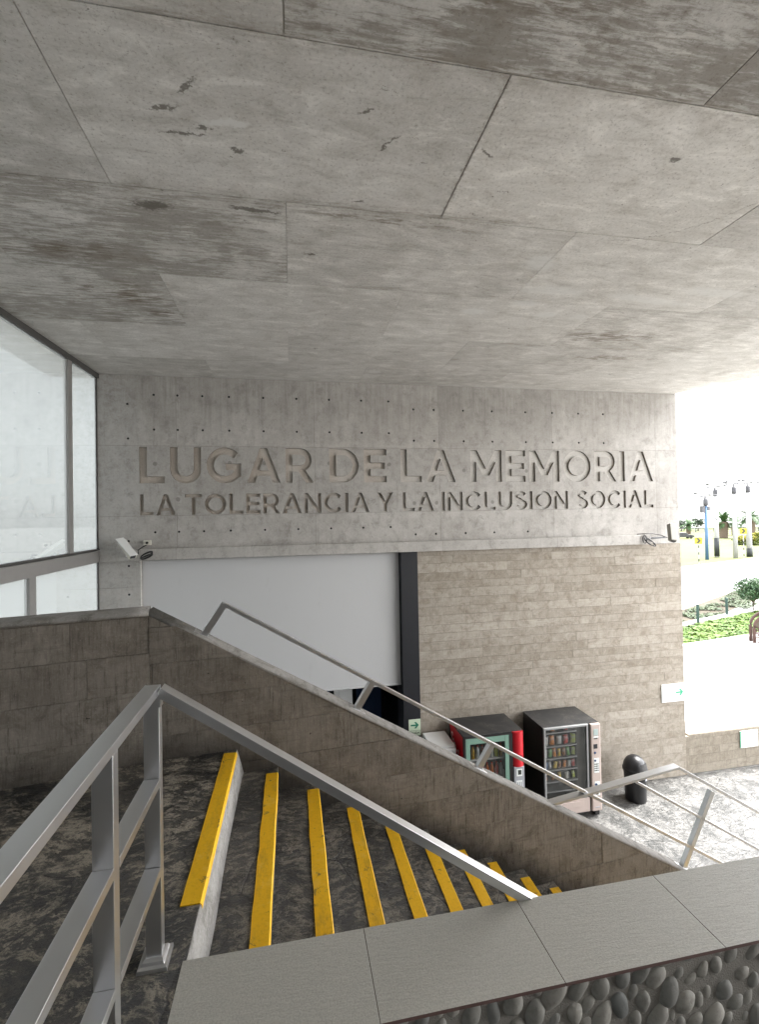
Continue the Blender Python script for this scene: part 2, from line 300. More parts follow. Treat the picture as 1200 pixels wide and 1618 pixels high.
MAT['ceil'] = mat_ceiling(); MAT['lett'] = mat_lettered(); MAT['lface'] = mat_letter_face(); MAT['lside'] = plain('shaded_letter_edge', (.20, .18, .155), .9, var=.4, sc=5, bump=.5)  # letter sides: edge shade painted as a darker colour to outline the recesses
MAT['board'] = mat_board('board_marked_concrete', ((.265, .232, .190), (.400, .362, .312), (.335, .298, .250)), (.205, .170, .130), vscale=60)
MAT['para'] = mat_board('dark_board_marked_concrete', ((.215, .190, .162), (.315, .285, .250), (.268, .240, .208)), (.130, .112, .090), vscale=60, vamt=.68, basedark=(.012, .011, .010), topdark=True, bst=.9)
MAT['low'] = mat_board('low_wall_concrete', ((.23, .20, .16), (.32, .285, .235), (.27, .24, .195)), (.17, .142, .11))
MAT['rear'] = plain('dark_rear_baffle', (.11, .105, .10), .8); MAT['conc'] = mat_board('plain_concrete', ((.27, .255, .235), (.35, .335, .31), (.32, .305, .28)), (.20, .185, .165), vscale=9, bst=.3)
MAT['cop'] = mat_board('worn_concrete_edge', ((.22, .208, .192), (.31, .297, .28), (.265, .252, .236)), (.14, .126, .108), vscale=9, bst=.4)
MAT['slate'] = mat_slate('dark_stamped_concrete', (.022, .022, .022), (.075, .067, .058), (.42, .37, .295), 1.0, .45)
MAT['tread'] = mat_slate('stair_stamped_concrete', (.028, .027, .025), (.080, .073, .064), (.31, .275, .225), .95, .45, 1.2)
MAT['floor'] = mat_slate('pale_stamped_concrete', (.040, .040, .038), (.100, .097, .092), (.25, .243, .228), .9, .42, 1.3, .7)
MAT['riser'] = mat_board('pale_riser_concrete', ((.25, .24, .225), (.36, .35, .335), (.31, .30, .285)), (.15, .14, .125), vscale=60, bst=.5)
MAT['steel'] = mat_metal(); MAT['yellow'] = mat_yellow(); MAT['slab'] = mat_granite()
MAT['slabedge'] = plain('slab_edge_red_brown', (.13, .075, .065), .7)
MAT['grout'] = plain('wall_mortar', (.24, .225, .20), .95, var=.25, sc=14, bump=1.0)
def mat_pebble():
    m = NT('river_pebble', .6, spec=.35); p = m.pos(); a = m.attr('panel'); n = m.noise(p, 26, 6, .7); n2 = m.noise(p, 140, 3, .6)
    c = m.mix(a[0], (.24, .235, .215), (.40, .38, .34)); c = m.mix(m.rng(a[1], .75, 1, 0, .6), c, (.12, .135, .14))
    c = m.mix(m.rng(n, .5, .75, 0, .5), c, (.06, .056, .05)); c = m.mix(m.rng(n2, .55, .8, 0, .4), c, (.26, .25, .22))
    return m.out(c, None, m.bump(m.ma('ADD', n, m.ma('MULTIPLY', n2, .4)), .4, .003))
MAT['peb'] = mat_pebble()
MAT['black'] = plain('black_paint', (.012, .013, .017), .5, var=.2)
MAT['blackm'] = plain('black_vending_cabinet', (.018, .017, .017), .42, var=.3, sc=5)
def mat_dusty():
    m = NT('dusty_black_top', .55, spec=.4); p = m.pos(); a = m.noise(p, 3, 7, .7, .6); b = m.noise(p, 60, 4, .75)
    c = m.mix(m.ma('MULTIPLY', m.rng(a, .45, .7), m.rng(b, .42, .65)), (.022, .022, .023), (.12, .11, .095)); return m.out(c)
MAT['dusty'] = mat_dusty()
MAT['dark'] = plain('dark_room_paint', (.02, .02, .024), .8)
MAT['navy'] = plain('navy_panel', (.02, .05, .13), .6)
MAT['white'] = plain('white_enamel', (.70, .70, .69), .45, var=.04)
MAT['cream'] = plain('cream_enamel', (.62, .60, .53), .45, var=.06)
MAT['red'] = plain('red_enamel', (.55, .012, .022), .35, var=.1)
MAT['redside'] = plain('red_side_graphic', (.48, .010, .018), .4, var=.1)
MAT['mint'] = plain('mint_door_panel', (.20, .34, .27), .5, var=.1)
MAT['rose'] = plain('rose_beige_panel', (.50, .41, .37), .5, var=.06)
MAT['silver'] = plain('silver_frame', (.36, .365, .37), .35, .6, var=.05)
MAT['grey'] = plain('grey_plastic', (.36, .37, .40), .5)
MAT['lcd'] = plain('pale_display', (.42, .50, .48), .3)
MAT['inner'] = plain('cabinet_interior', (.10, .088, .075), .7, var=.2)
MAT['innerg'] = plain('cooler_interior', (.09, .14, .11), .6, var=.2)
MAT['screen'] = mat_screen()
MAT['frame'] = plain('grey_aluminium_frame', (.30, .29, .28), .45, .5, var=.08)
MAT['seal'] = plain('dark_seal', (.05, .048, .045), .6)
MAT['glass'] = mat_glass('mirrored_facade_glass', (.92, 1.0, 1.0), .07, .50, 0.06, .125)
MAT['vglass'] = mat_glass('vending_glass', (1, 1, 1), .72, .05)
MAT['signw'] = plain('sign_white', (.80, .82, .80), .5, var=.02)
MAT['signg'] = plain('sign_glow_green_white', (.62, .72, .55), .5, var=.03)
MAT['green'] = plain('sign_green', (.0, .17, .095), .5, var=.05)
MAT['green2'] = plain('sign_bright_green', (.02, .34, .18), .5, var=.05)
MAT['ink'] = plain('ink_dark', (.03, .035, .03), .6)
MAT['faint'] = plain('ink_faint_green', (.45, .66, .55), .6)
MAT['camgrey'] = plain('grey_beige_housing', (.24, .23, .20), .5); MAT['rubber'] = plain('black_plastic', (.012, .012, .013), .38, var=.2)

# ------------------------------------------------------------------ object helpers
def mk(name, bm, mats, parent=None, smooth=False, bevel=0.0, seg=2, shift=None):
    if shift is not None: bmesh.ops.translate(bm, verts=bm.verts, vec=-Vector(shift))
    me = bpy.data.meshes.new(name); bm.normal_update(); bm.to_mesh(me); bm.free()
    if not isinstance(mats, (list, tuple)): mats = [mats]
    for m in mats: me.materials.append(MAT[m] if isinstance(m, str) else m)
    if smooth:
        for p in me.polygons: p.use_smooth = True
    o = bpy.data.objects.new(name, me); C.objects.link(o)
    if parent: o.parent = parent
    if bevel:
        b = o.modifiers.new('bevel', 'BEVEL'); b.width = bevel; b.segments = seg; b.limit_method = 'ANGLE'; b.angle_limit = R(40)
        b.harden_normals = False
    return o
def tag(o, label=None, cat=None, group=None, kind=None):
    if label: o['label'] = label
    if cat: o['category'] = cat
    if group: o['group'] = group
    if kind: o['kind'] = kind
    return o
def thing(name, label, cat, loc=(0,0,0), rz=0, group=None):
    o = bpy.data.objects.new(name, None); C.objects.link(o); o.location = loc; o.rotation_euler = (0, 0, rz); o.empty_display_size = .2
    return tag(o, label, cat, group)
def struct(name, bm, m, **k):
    return tag(mk(name, bm, m, **k), kind='structure')
def B(): return bmesh.new()
def box(bm, x0, x1, y0, y1, z0, z1, mi=0, taper=None):
    vs = [bm.verts.new((x, y, z)) for z in (z0, z1) for y in (y0, y1) for x in (x0, x1)]
    fs = [(0,2,3,1),(4,5,7,6),(0,1,5,4),(2,6,7,3),(0,4,6,2),(1,3,7,5)]
    out = []
    for f in fs:
        fc = bm.faces.new([vs[i] for i in f]); fc.material_index = mi; out.append(fc)
    return vs, out
def bar(bm, p0, p1, w, h, side=None, mi=0):
    p0, p1 = Vector(p0), Vector(p1); d = (p1-p0).normalized()
    s = Vector(side) if side else d.cross(Vector((0,0,1)))
    s = (s - d*s.dot(d)).normalized(); u = s.cross(d).normalized()
    r = []
    for p in (p0, p1):
        r.append([bm.verts.new(p + s*a*w/2 + u*b*h/2) for a, b in ((-1,-1),(1,-1),(1,1),(-1,1))])
    for i in range(4):
        j = (i+1) % 4; bm.faces.new((r[0][i], r[0][j], r[1][j], r[1][i])).material_index = mi
    bm.faces.new(r[0][::-1]).material_index = mi; bm.faces.new(r[1]).material_index = mi
def tube(bm, pts, r, n=8, mi=0, cap=True):
    pts = [Vector(p) for p in pts]; rs = r if isinstance(r, (list, tuple)) else [r]*len(pts); rings = []
    ref = Vector((0, 0, 1))
    for i, p in enumerate(pts):
        d = (pts[min(i+1, len(pts)-1)] - pts[max(i-1, 0)]).normalized()
        a = d.cross(ref)
        if a.length < .05: a = d.cross(Vector((1, 0, 0)))
        a.normalize(); b = a.cross(d)
        rings.append([bm.verts.new(p + (a*math.cos(t) + b*math.sin(t))*rs[i]) for t in [2*math.pi*k/n for k in range(n)]])
    for i in range(len(rings)-1):
        for k in range(n):
            f = bm.faces.new((rings[i][k], rings[i+1][k], rings[i+1][(k+1)%n], rings[i][(k+1)%n])); f.material_index = mi; f.smooth = True
    if cap:
        for rg in (rings[0], rings[-1][::-1]):
            try: bm.faces.new(rg).material_index = mi
            except ValueError: pass
def lathe(bm, prof, cx=0, cy=0, n=24, mi=0):
    rings = []
    for r, z in prof:
        rings.append([bm.verts.new((cx + max(r, 1e-4)*math.cos(2*math.pi*k/n), cy + max(r, 1e-4)*math.sin(2*math.pi*k/n), z)) for k in range(n)])
    for i in range(len(rings)-1):
        for k in range(n):
            f = bm.faces.new((rings[i][k], rings[i][(k+1)%n], rings[i+1][(k+1)%n], rings[i+1][k])); f.material_index = mi; f.smooth = True
def prism(bm, poly, d0, d1, axis='y', mi=0):
    def P(a, b, d): return {'y': (a, d, b), 'x': (d, a, b), 'z': (a, b, d)}[axis]
    v0 = [bm.verts.new(P(a, b, d0)) for a, b in poly]; v1 = [bm.verts.new(P(a, b, d1)) for a, b in poly]; n = len(poly)
    fs = [bm.faces.new(v0), bm.faces.new(v1[::-1])] + [bm.faces.new((v0[(i+1)%n], v0[i], v1[i], v1[(i+1)%n])) for i in range(n)]
    for f in fs: f.material_index = mi
    bmesh.ops.recalc_face_normals(bm, faces=fs); return fs
def clip(poly, a, b, c):           # keep a*x+b*y <= c
    out = []
    for i in range(len(poly)):
        p, q = poly[i], poly[(i+1) % len(poly)]; dp, dq = a*p[0]+b*p[1]-c, a*q[0]+b*q[1]-c
        if dp <= 0: out.append(p)
        if dp*dq < 0: t = dp/(dp-dq); out.append((p[0]+(q[0]-p[0])*t, p[1]+(q[1]-p[1])*t))
    return out
def paint(bm, faces, rgb):
    l = bm.loops.layers.float_color.get('panel') or bm.loops.layers.float_color.new('panel')
    for f in faces:
        for lp in f.loops: lp[l] = (*rgb, 1)
def text_bm(bm, body, x0, x1, z0, z1, y, depth, bold=0.0, mi=0, shear=0.0, spacing=1.0, axis='y', res=4):
    cu = bpy.data.curves.new('lettering', 'FONT'); cu.body = body; cu.size = 1; cu.offset = bold; cu.shear = shear
    cu.space_character = spacing; cu.resolution_u = res; cu.extrude = .5; cu.fill_mode = 'BOTH'
    o = bpy.data.objects.new('lettering', cu); C.objects.link(o); bpy.context.view_layer.update()
    me = bpy.data.meshes.new_from_object(o.evaluated_get(bpy.context.evaluated_depsgraph_get()))
    xs = [v.co.x for v in me.vertices]; ys = [v.co.y for v in me.vertices]
    ax, bx, ay, by = min(xs), max(xs), min(ys), max(ys)
    start = len(bm.verts); bm.from_mesh(me); bm.verts.ensure_lookup_table()
    new = bm.verts[start:]
    for v in new:
        u = x0 + (v.co.x-ax)/(bx-ax)*(x1-x0); w = z0 + (v.co.y-ay)/(by-ay)*(z1-z0); d = y - v.co.z*depth
        v.co = (u, d, w) if axis == 'y' else (y - v.co.z*depth, -u, w)
    for f in {f for v in new for f in v.link_faces}: f.material_index = mi
    bpy.data.objects.remove(o); bpy.data.curves.remove(cu); bpy.data.meshes.remove(me)
def planks(bm, polyclips, u0, u1, z0, z1, hmin, hmax, lmin, lmax, y, jit, rng, gap=.003, back=.02, tones=None):
    z = z0
    while z < z1:
        h = rng.uniform(hmin, hmax); u = u0 - rng.uniform(0, lmax)
        while u < u1:
            L = rng.uniform(lmin, lmax)
            ua, ub = max(u+gap/2, u0), min(u+L-gap/2, u1); poly = [(ua, z+gap/2), (ub, z+gap/2), (ub, min(z+h, z1)-gap/2), (ua, min(z+h, z1)-gap/2)]
            if poly[1][0] - poly[0][0] > .01 and poly[2][1]-poly[1][1] > .01:
                for (a, b, c) in polyclips: poly = clip(poly, a, b, c) if poly else poly
                if len(poly) >= 3:
                    fs = prism(bm, poly, y - rng.uniform(0, jit), y + back)
                    t = rng.random()**1.3 if tones is None else tones(rng)
                    paint(bm, fs, (rng.random(), t, 0))
            u += L
        z += h

# ------------------------------------------------------------------ ground, terrace floor, landing
bm = B(); s = 900
for q in (((-s,-s),(s,-s),(s,s),(-s,s)),): bm.faces.new([bm.verts.new((x, y, FLOOR-.03)) for x, y in q])
struct('ground', bm, mat_ground('pale_pavement', (.46, .45, .43), (.56, .55, .53), .3))
bm = B(); box(bm, -4.2, 13.2, -4, WY-.02, FLOOR-.026, FLOOR); struct('terrace_floor', bm, 'floor')
bm = B(); box(bm, -4.1, -.402, -.30, 3.6, LAND-.30, LAND, 0); struct('landing_floor', bm, 'slate')

# ------------------------------------------------------------------ ceiling of cast panels
def ceil_edge(y): return 8.865 + (9.39-y)*.482
bm = B(); rc = random.Random(3)
special = {  # (row, column index) -> (stain, tone)
    (0, 1): (.62, .25), (0, 2): (.6, .0), (0, 0): (.1, .45), (1, -1): (.0, .22), (1, 0): (.10, .40), (1, 1): (.0, .48), (1, 2): (.0, .85),
    (2, 0): (.55, .45), (2, 1): (.18, .60), (2, 2): (.05, .66), (3, 0): (.55, .5), (3, 1): (.02, .62), (3, 2): (.02, .6), (3, 3): (.3, .6)}
for row in range(-2, 6):
    y0 = 2.69 + 1.43*(row-1); y1 = min(y0+1.43, WY+.3)
    ox = -2.8 if row % 2 == 0 else -4.2
    g0 = .016 if row in (0, 1) else .004
    for col in range(-1, 7):
        x0 = ox + 2.8*col; x1 = x0 + 2.8
        if row == 0: x0 -= .06*0
        gx = .014 if (row, col) in ((1, 2), (1, 1), (0, 1)) else .0045
        poly = [(max(x0, -4.4)+gx/2, y0+(g0 if row == 1 else .004)/2), (x1-gx/2, y0+(g0 if row == 1 else .004)/2), (x1-gx/2, y1-(g0 if row == 0 else .004)/2), (max(x0, -4.4)+gx/2, y1-(g0 if row == 0 else .004)/2)]
        poly = clip(poly, 1, .482, 8.865+9.39*.482)
        if len(poly) < 3 or x1 < -4.4: continue
        fs = prism(bm, poly, CEIL + rc.uniform(0, .0012), CEIL+.02, 'z')
        st, tn = special.get((row, col), (rc.choice((0, .05, .2)), rc.uniform(.4, .65)))
        paint(bm, fs, (st, tn, rc.random()))
fs = prism(bm, [(-4.4, -2.5), (ceil_edge(-2.5)+.0, -2.5), (ceil_edge(WY+.3), WY+.3), (-4.4, WY+.3)], CEIL+.006, CEIL+.5, 'z'); paint(bm, fs, (0, .15, .5))
struct('ceiling', bm, 'ceil')

# ------------------------------------------------------------------ lettered wall (upper) with cut letters and tie holes
wall = thing('lettered_wall', 'grey concrete wall with the words LUGAR DE LA MEMORIA cut into it', 'wall', (-3.5, WY, -.6))
bm = B(); box(bm, -3.5, 8.865, WY, WY+.30, -.70, CEIL+.005); paint(bm, bm.faces, (.5, .5, 0))
upper = mk('wall_panel', bm, ['lett', 'lface'], wall, shift=wall.location)
cut = B()
def ribbon(pts, t):
    L, Rr = [], []
    for i, p in enumerate(pts):
        a, b = pts[max(i-1, 0)], pts[min(i+1, len(pts)-1)]; d = Vector((b[0]-a[0], b[1]-a[1])).normalized(); n = Vector((-d.y, d.x))*t/2
        L.append((p[0]+n.x, p[1]+n.y)); Rr.append((p[0]-n.x, p[1]-n.y))
    return L + Rr[::-1]
def arc(cx, cy, rx, ry, a0, a1, n=14): return [(cx+rx*math.cos(R(a0+(a1-a0)*k/n)), cy+ry*math.sin(R(a0+(a1-a0)*k/n))) for k in range(n+1)]
def glyph(ch, t):
    h = t*.92; d = t*1.13; q = t/2; g = h/2
    if ch == 'L': return .68, [[(0,0),(.68,0),(.68,h),(t,h),(t,1),(0,1)]]
    if ch == 'I': return t, [[(0,0),(t,0),(t,1),(0,1)]]
    if ch == 'T': return .78, [[(0,1-h),(.39-q,1-h),(.39-q,0),(.39+q,0),(.39+q,1-h),(.78,1-h),(.78,1),(0,1)]]
    if ch == 'E': return .70, [[(0,0),(.70,0),(.70,h),(t,h),(t,.5-g),(.65,.5-g),(.65,.5+g),(t,.5+g),(t,1-h),(.70,1-h),(.70,1),(0,1)]]
    if ch == 'A': W = .98; return W, [[(0,0),(d,0),(W/2+d*.45,1),(W/2-d*.45,1)], [(W,0),(W/2+d*.45,1.0),(W/2-d*.45,1.0),(W-d,0)], [(W*.22,.20),(W*.78,.20),(W*.70,.20+h*.85),(W*.30,.20+h*.85)]]
    if ch == 'N': W = .88; return W, [[(0,0),(t,0),(t,1),(0,1)], [(W-t,0),(W,0),(W,1),(W-t,1)], [(0,1),(0,.995),(W-d,0),(W,0),(W,.005),(d,1)]]
    if ch == 'M': W = 1.10; return W, [[(0,0),(t,0),(t,1),(0,1)], [(W-t,0),(W,0),(W,1),(W-t,1)], [(0,1),(W/2-d*.5,.20),(W/2+d*.5,.20),(d,1)], [(W,1),(W-d,1),(W/2-d*.5,.20),(W/2+d*.5,.20)]]
    if ch == 'Y': W = .92; return W, [[(W/2-q,0),(W/2+q,0),(W/2+q,.48),(W/2-q,.48)], [(0,1),(W/2-q,.38),(W/2+q,.38),(d,1)], [(W,1),(W-d,1),(W/2-q,.38),(W/2+q,.38)]]
    if ch == 'O': W = 1.04; return W, [ribbon(arc(W/2,.5,W/2-q,.51-q,88,272,22), t), ribbon(arc(W/2,.5,W/2-q,.51-q,-92,92,22), t)]
    if ch == 'C': W = .96; return W, [ribbon(arc(.52,.5,.52-q,.51-q,42,318,26), t)]
    if ch == 'G': W = 1.0; return W, [ribbon(arc(.52,.5,.52-q,.51-q,42,322,26), t), [(.54,.5-g*1.5),(W-.02,.5-g*1.5),(W-.02,.5+g*.5),(.54,.5+g*.5)], [(W-.02-t,.14),(W-.02,.16),(W-.02,.5),(W-.02-t,.5)]]
    if ch == 'U': W = .86; return W, [ribbon([(q,1),(q,.7)] + arc(W/2,.40,W/2-q,.41-q,180,360,18) + [(W-q,.7),(W-q,1)], t)]
    if ch == 'D': W = .90; return W, [[(0,0),(t,0),(t,1),(0,1)], ribbon([(t*.5,1-g),(.30,1-g)] + arc(.40,.5,.50-q,.5-g,88,-88,18) + [(.30,g),(t*.5,g)], h)]
    if ch == 'R': W = .82; return W, [[(0,0),(t,0),(t,1),(0,1)], ribbon([(t*.5,1-g),(.34,1-g)] + arc(.44,.66,.36-q,.34-g,88,-88,14) + [(.34,.32+g),(t*.5,.32+g)], h), [(.34,.38),(.34+d*.9,.42),(W+.02,0),(W+.02-d,0)]]
    if ch == 'S':
        W = .76; c = arc(W/2,.735,W/2-q,.275-q,28,180,10) + arc(W/2,.735,W/2-q,.235-q*.6,190,262,6) + arc(W/2,.275,W/2-q,.235-q*.6,82,10,6) + arc(W/2,.275,W/2-q,.285-q,0,-152,10)
        return W, [ribbon(c, t)]
def word(t, x0, x1, z0, z1, bold):
    th = .205 if bold > .03 else .182; gap = .15; x = 0; shapes = []
    for ch in t:
        W, ps = glyph(ch, th); shapes += [[(x+a, b) for a, b in p] for p in ps]; x += W+gap
    x -= gap; k = (x1-x0)/x; n0 = len(cut.faces)
    for i, p in enumerate(shapes):
        prism(cut, [(x0+a*k, z0+b*(z1-z0)) for a, b in p], WY-.03-.0007*(i%7), WY+.045+.0004*(i%5), 'y', 1)
    cut.faces.ensure_lookup_table(); cut.normal_update()
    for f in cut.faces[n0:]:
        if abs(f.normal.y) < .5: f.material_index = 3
zt, zb = 1.415, .735
word('LUGAR', -2.775, .44, zb, zt, .036); word('DE', .77, 1.94, zb, zt, .036); word('LA', 2.24, 3.43, zb, zt, .036); word('MEMORIA', 3.765, 8.20, zb, zt, .036)
zt, zb = .525, .135
for w_, a, b in (('LA', -2.77, -2.15), ('TOLERANCIA', -1.97, 1.57), ('Y', 1.74, 2.07), ('LA', 2.27, 2.94), ('INCLUSION', 3.11, 6.03), ('SOCIAL', 6.25, 8.19)):
    word(w_, a, b, zb, zt, .022)
holes = [(-2.97, 2.216), (-2.965, 1.571), (-2.975, -.339)]
L_ = (-2.51, -2.09, -1.64, -1.15, -.505, .137, .785, 1.439, 2.005); R_ = (2.534, 2.974, 3.626, 4.277, 5.055, 5.696, 6.333, 6.951)
for x in L_: holes += [(x, 2.40), (x, 1.745), (x, -.186)]
for x in R_: holes += [(x, 2.248), (x, 1.597)]
for x in R_[:5]: holes += [(x, -.348)]
for x, z in holes:
    n = 10; r = .021
    prism(cut, [(x+r*math.cos(2*math.pi*k/n), z+r*math.sin(2*math.pi*k/n)) for k in range(n)], WY-.03, WY+.05, 'y', 2)
me = bpy.data.meshes.new('cutter'); bmesh.ops.translate(cut, verts=cut.verts, vec=-Vector(wall.location)); cut.to_mesh(me); cut.free()
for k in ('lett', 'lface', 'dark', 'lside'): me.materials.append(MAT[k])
co = bpy.data.objects.new('cutter', me); C.objects.link(co); co.location = wall.location
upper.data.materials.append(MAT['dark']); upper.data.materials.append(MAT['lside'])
md = upper.modifiers.new('cut', 'BOOLEAN'); md.object = co; md.operation = 'DIFFERENCE'; md.solver = 'EXACT'; md.use_self = True
bpy.context.view_layer.update()
dg = bpy.context.evaluated_depsgraph_get()
new = bpy.data.meshes.new_from_object(upper.evaluated_get(dg))
upper.modifiers.clear(); old = upper.data; upper.data = new; bpy.data.objects.remove(co)
print('lettered wall faces', len(new.polygons), [m.name if m else None for m in new.materials])

# ledge under the lettering
bm = B(); box(bm, -3.5, 7.98, WY-.13, WY-.001, -.70, -.49); paint(bm, bm.faces, (.3, .8, 0))
tag(mk('concrete_ledge', bm, 'lett', bevel=.008), 'long narrow concrete ledge under the cut lettering', 'ledge')

# lower walls on the same line
bm = B(); box(bm, -3.5, -2.775, WY, WY+.3, FLOOR, -.703); paint(bm, bm.faces, (.5, .5, 0))
for z in (-.80, -1.33, -1.9): 
    prism(bm, [(-2.975+.021*math.cos(2*math.pi*k/10), z+.021*math.sin(2*math.pi*k/10)) for k in range(10)], WY-.0015, WY+.01, 'y', 1)
tag(mk('pier_wall', bm, ['lett', 'dark']), 'narrow concrete pier between the glazing and the white screen', 'wall')

rb = random.Random(11)
bm = B()
def tn(r):
    v = r.random(); return 1.0 if v > .88 else (.0 if v < .15 else r.uniform(.25, .8))
planks(bm, [], 2.56, 8.88, FLOOR, -.703, 0.155, .205, .6, 2.8, WY, .007, rb, gap=.003, tones=tn)
fs = box(bm, 2.562, 8.878, WY+.012, WY+.3, FLOOR, -.705)[1]; paint(bm, fs, (.5, .0, 0))
tag(mk('board_marked_wall', bm, 'board'), 'beige concrete wall of horizontal board marks behind the vending machines', 'wall')

bm = B(); planks(bm, [], 8.985, 17.5, FLOOR, -5.16, .17, .24, .5, 1.8, WY+.03, .006, rb, gap=.004)
fs = box(bm, 8.985, 17.5, WY+.04, WY+.25, FLOOR, -5.15)[1]; paint(bm, fs, (.5, .5, 0))
fs = box(bm, 8.885, 8.975, WY+.005, WY+.22, FLOOR, -5.18)[1]; paint(bm, fs, (.2, .1, 0))
tag(mk('low_wall', bm, 'low'), 'low brown concrete wall at the terrace edge beside the bright pavement', 'wall')

# black column, white screen, dark room behind
bm = B(); box(bm, 2.20, 2.556, WY-.03, WY+.5, FLOOR, -.704); tag(mk('black_column', bm, 'black', bevel=.004), 'tall black column between white screen and board marked wall', 'column')
bm = B(); box(bm, -2.77, 2.185, WY+.10, WY+.115, -3.42, -.72); box(bm, -2.77, 2.185, WY+.085, WY+.13, -3.452, -3.42)
tag(mk('projection_screen', bm, 'screen', bevel=.003), 'large blank white screen hanging under the ledge', 'screen')
room = thing('back_room', 'dark room opening below the white screen', 'room', (-.3, 10.5, FLOOR))
bm = B(); box(bm, -2.77, 2.56, 13.4, 13.5, FLOOR, -.7); box(bm, -2.85, -2.772, WY+.31, 13.5, FLOOR, -.7); box(bm, 2.56, 2.64, WY+.51, 13.5, FLOOR, -.7); box(bm, -2.9, 2.7, WY+.305, 13.5, -.69, -.6)
mk('room_wall', bm, 'dark', room, shift=room.location)
bm = B(); box(bm, .95, 1.24, 10.15, 10.3, FLOOR, -.71); box(bm, .85, .945, 10.16, 10.29, FLOOR, -.71); mk('post', bm, 'white', room, shift=room.location)
bm = B(); box(bm, -.4, .80, 11.0, 11.05, FLOOR, -3.2); mk('navy_board', bm, 'navy', room, shift=room.location)
bm = B(); box(bm, 1.5, 2.1, 11.4, 11.5, FLOOR, -3.9); mk('door', bm, 'navy', room, shift=room.location)

# ------------------------------------------------------------------ glazed wall on the left
def gx(y): return -3.5 - .045*(WY-y)
gw = thing('glazed_wall', 'mirrored glass wall with aluminium frame beside the lettered wall', 'glass wall', (gx(3), 3, FLOOR))
def gstrip(bm, y0, y1, z0, z1, t, d=0.0):
    vs, _ = box(bm, -t/2+d, t/2+d, y0, y1, z0, z1)
    for v in vs: v.co.x += gx(v.co.y)
def trz(y): return -.50 - (WY-y)*.012
bm = B(); gstrip(bm, -3.6, WY-.002, CEIL-.085, CEIL-.001, .10); mk('top_frame', bm, 'seal', gw, shift=gw.location)
bm = B(); vs, _ = box(bm, -.06, .08, -3.6, WY-.002, 0, .20)
for v in vs: v.co.z += trz(v.co.y)-.20; v.co.x += gx(v.co.y)
mk('transom', bm, 'frame', gw, shift=gw.location)
bm = B(); vs, _ = box(bm, -.03, .035, -3.6, WY-.002, 0, .035)
for v in vs: v.co.z += trz(v.co.y)+.002; v.co.x += gx(v.co.y)
mk('seal', bm, 'seal', gw, shift=gw.location)
for y in (8.37, 5.2, 2.2, -1.0):
    bm = B(); gstrip(bm, y, y+.13, trz(y)+.038, CEIL-.086, .07); mk('mullion', bm, 'frame', gw, shift=gw.location)
for y in (7.28, 4.2, 1.2, -2.0):
    bm = B(); gstrip(bm, y, y+.16, FLOOR, trz(y)-.203, .07); mk('mullion', bm, 'frame', gw, shift=gw.location)
bm = B(); gstrip(bm, WY-.035, WY-.004, -6.0, CEIL-.086, .03); mk('corner_seal', bm, 'seal', gw, shift=gw.location)
ys = [-3.6, -1.0, 2.2, 5.2, 8.37, WY-.01]
for a, b in zip(ys[:-1], ys[1:]):
    bm = B(); vs = [bm.verts.new((gx(y), y, z)) for y, z in ((a, trz(a)), (b, trz(b)), (b, CEIL-.05), (a, CEIL-.05))]; bm.faces.new(vs); mk('pane', bm, 'glass', gw, shift=gw.location)
ys = [-3.6, -2.0, 1.2, 4.2, 7.28, WY-.01]
for a, b in zip(ys[:-1], ys[1:]):
    bm = B(); vs = [bm.verts.new((gx(y), y, z)) for y, z in ((a, FLOOR), (b, FLOOR), (b, trz(b)-.1), (a, trz(a)-.1))]; bm.faces.new(vs); mk('pane', bm, 'glass', gw, shift=gw.location)

# unseen wall added behind the photographer to limit rear light and bounce
bm = B(); box(bm, -4.3, 9.5, -3.4, -3.1, FLOOR, CEIL+.4); paint(bm, bm.faces, (.4, .3, 0))
tag(mk('rear_baffle_wall', bm, 'rear'), 'added dark wall behind the camera that holds back rear light', 'wall')

# ------------------------------------------------------------------ parapet wall of the stair
SL = .605
par = thing('parapet_wall', 'dark board marked concrete parapet running down beside the stairs', 'parapet', (-.95, 3.40, LAND))
ang_r, ang_l = math.atan(.09), math.atan(.2)
def place_local(o, ang): o.location = (0, 0, -LAND); o.rotation_euler = (0, 0, ang)
KZ = -.595
# right run in local coords: u along the wall from the kink, front face y=0
rp = random.Random(5)
cr = math.cos(ang_r); slu = SL*cr
bm = B(); planks(bm, [(slu, 1, KZ-.012)], 0, 9.0, FLOOR, KZ, .235, .30, 2.6, 4.5, 0, .006, rp, gap=.003, back=.03)
fs = prism(bm, [(0, FLOOR), (9.0, FLOOR), (9.0, KZ-.012-9*slu), (0, KZ-.012)], .012, .15); paint(bm, fs, (.5, .2, 0))
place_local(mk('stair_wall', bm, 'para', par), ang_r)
cl = math.cos(ang_l)
bm = B(); planks(bm, [], -3.0, -.001, FLOOR, KZ-.012, .235, .30, 1.6, 3.0, 0, .006, rp, gap=.003, back=.03)
fs = prism(bm, [(-3.0, FLOOR), (-.001, FLOOR), (-.001, KZ-.012), (-3.0, KZ-.012)], .012, .20); paint(bm, fs, (.5, .2, 0))
place_local(mk('landing_wall', bm, 'para', par), ang_l)
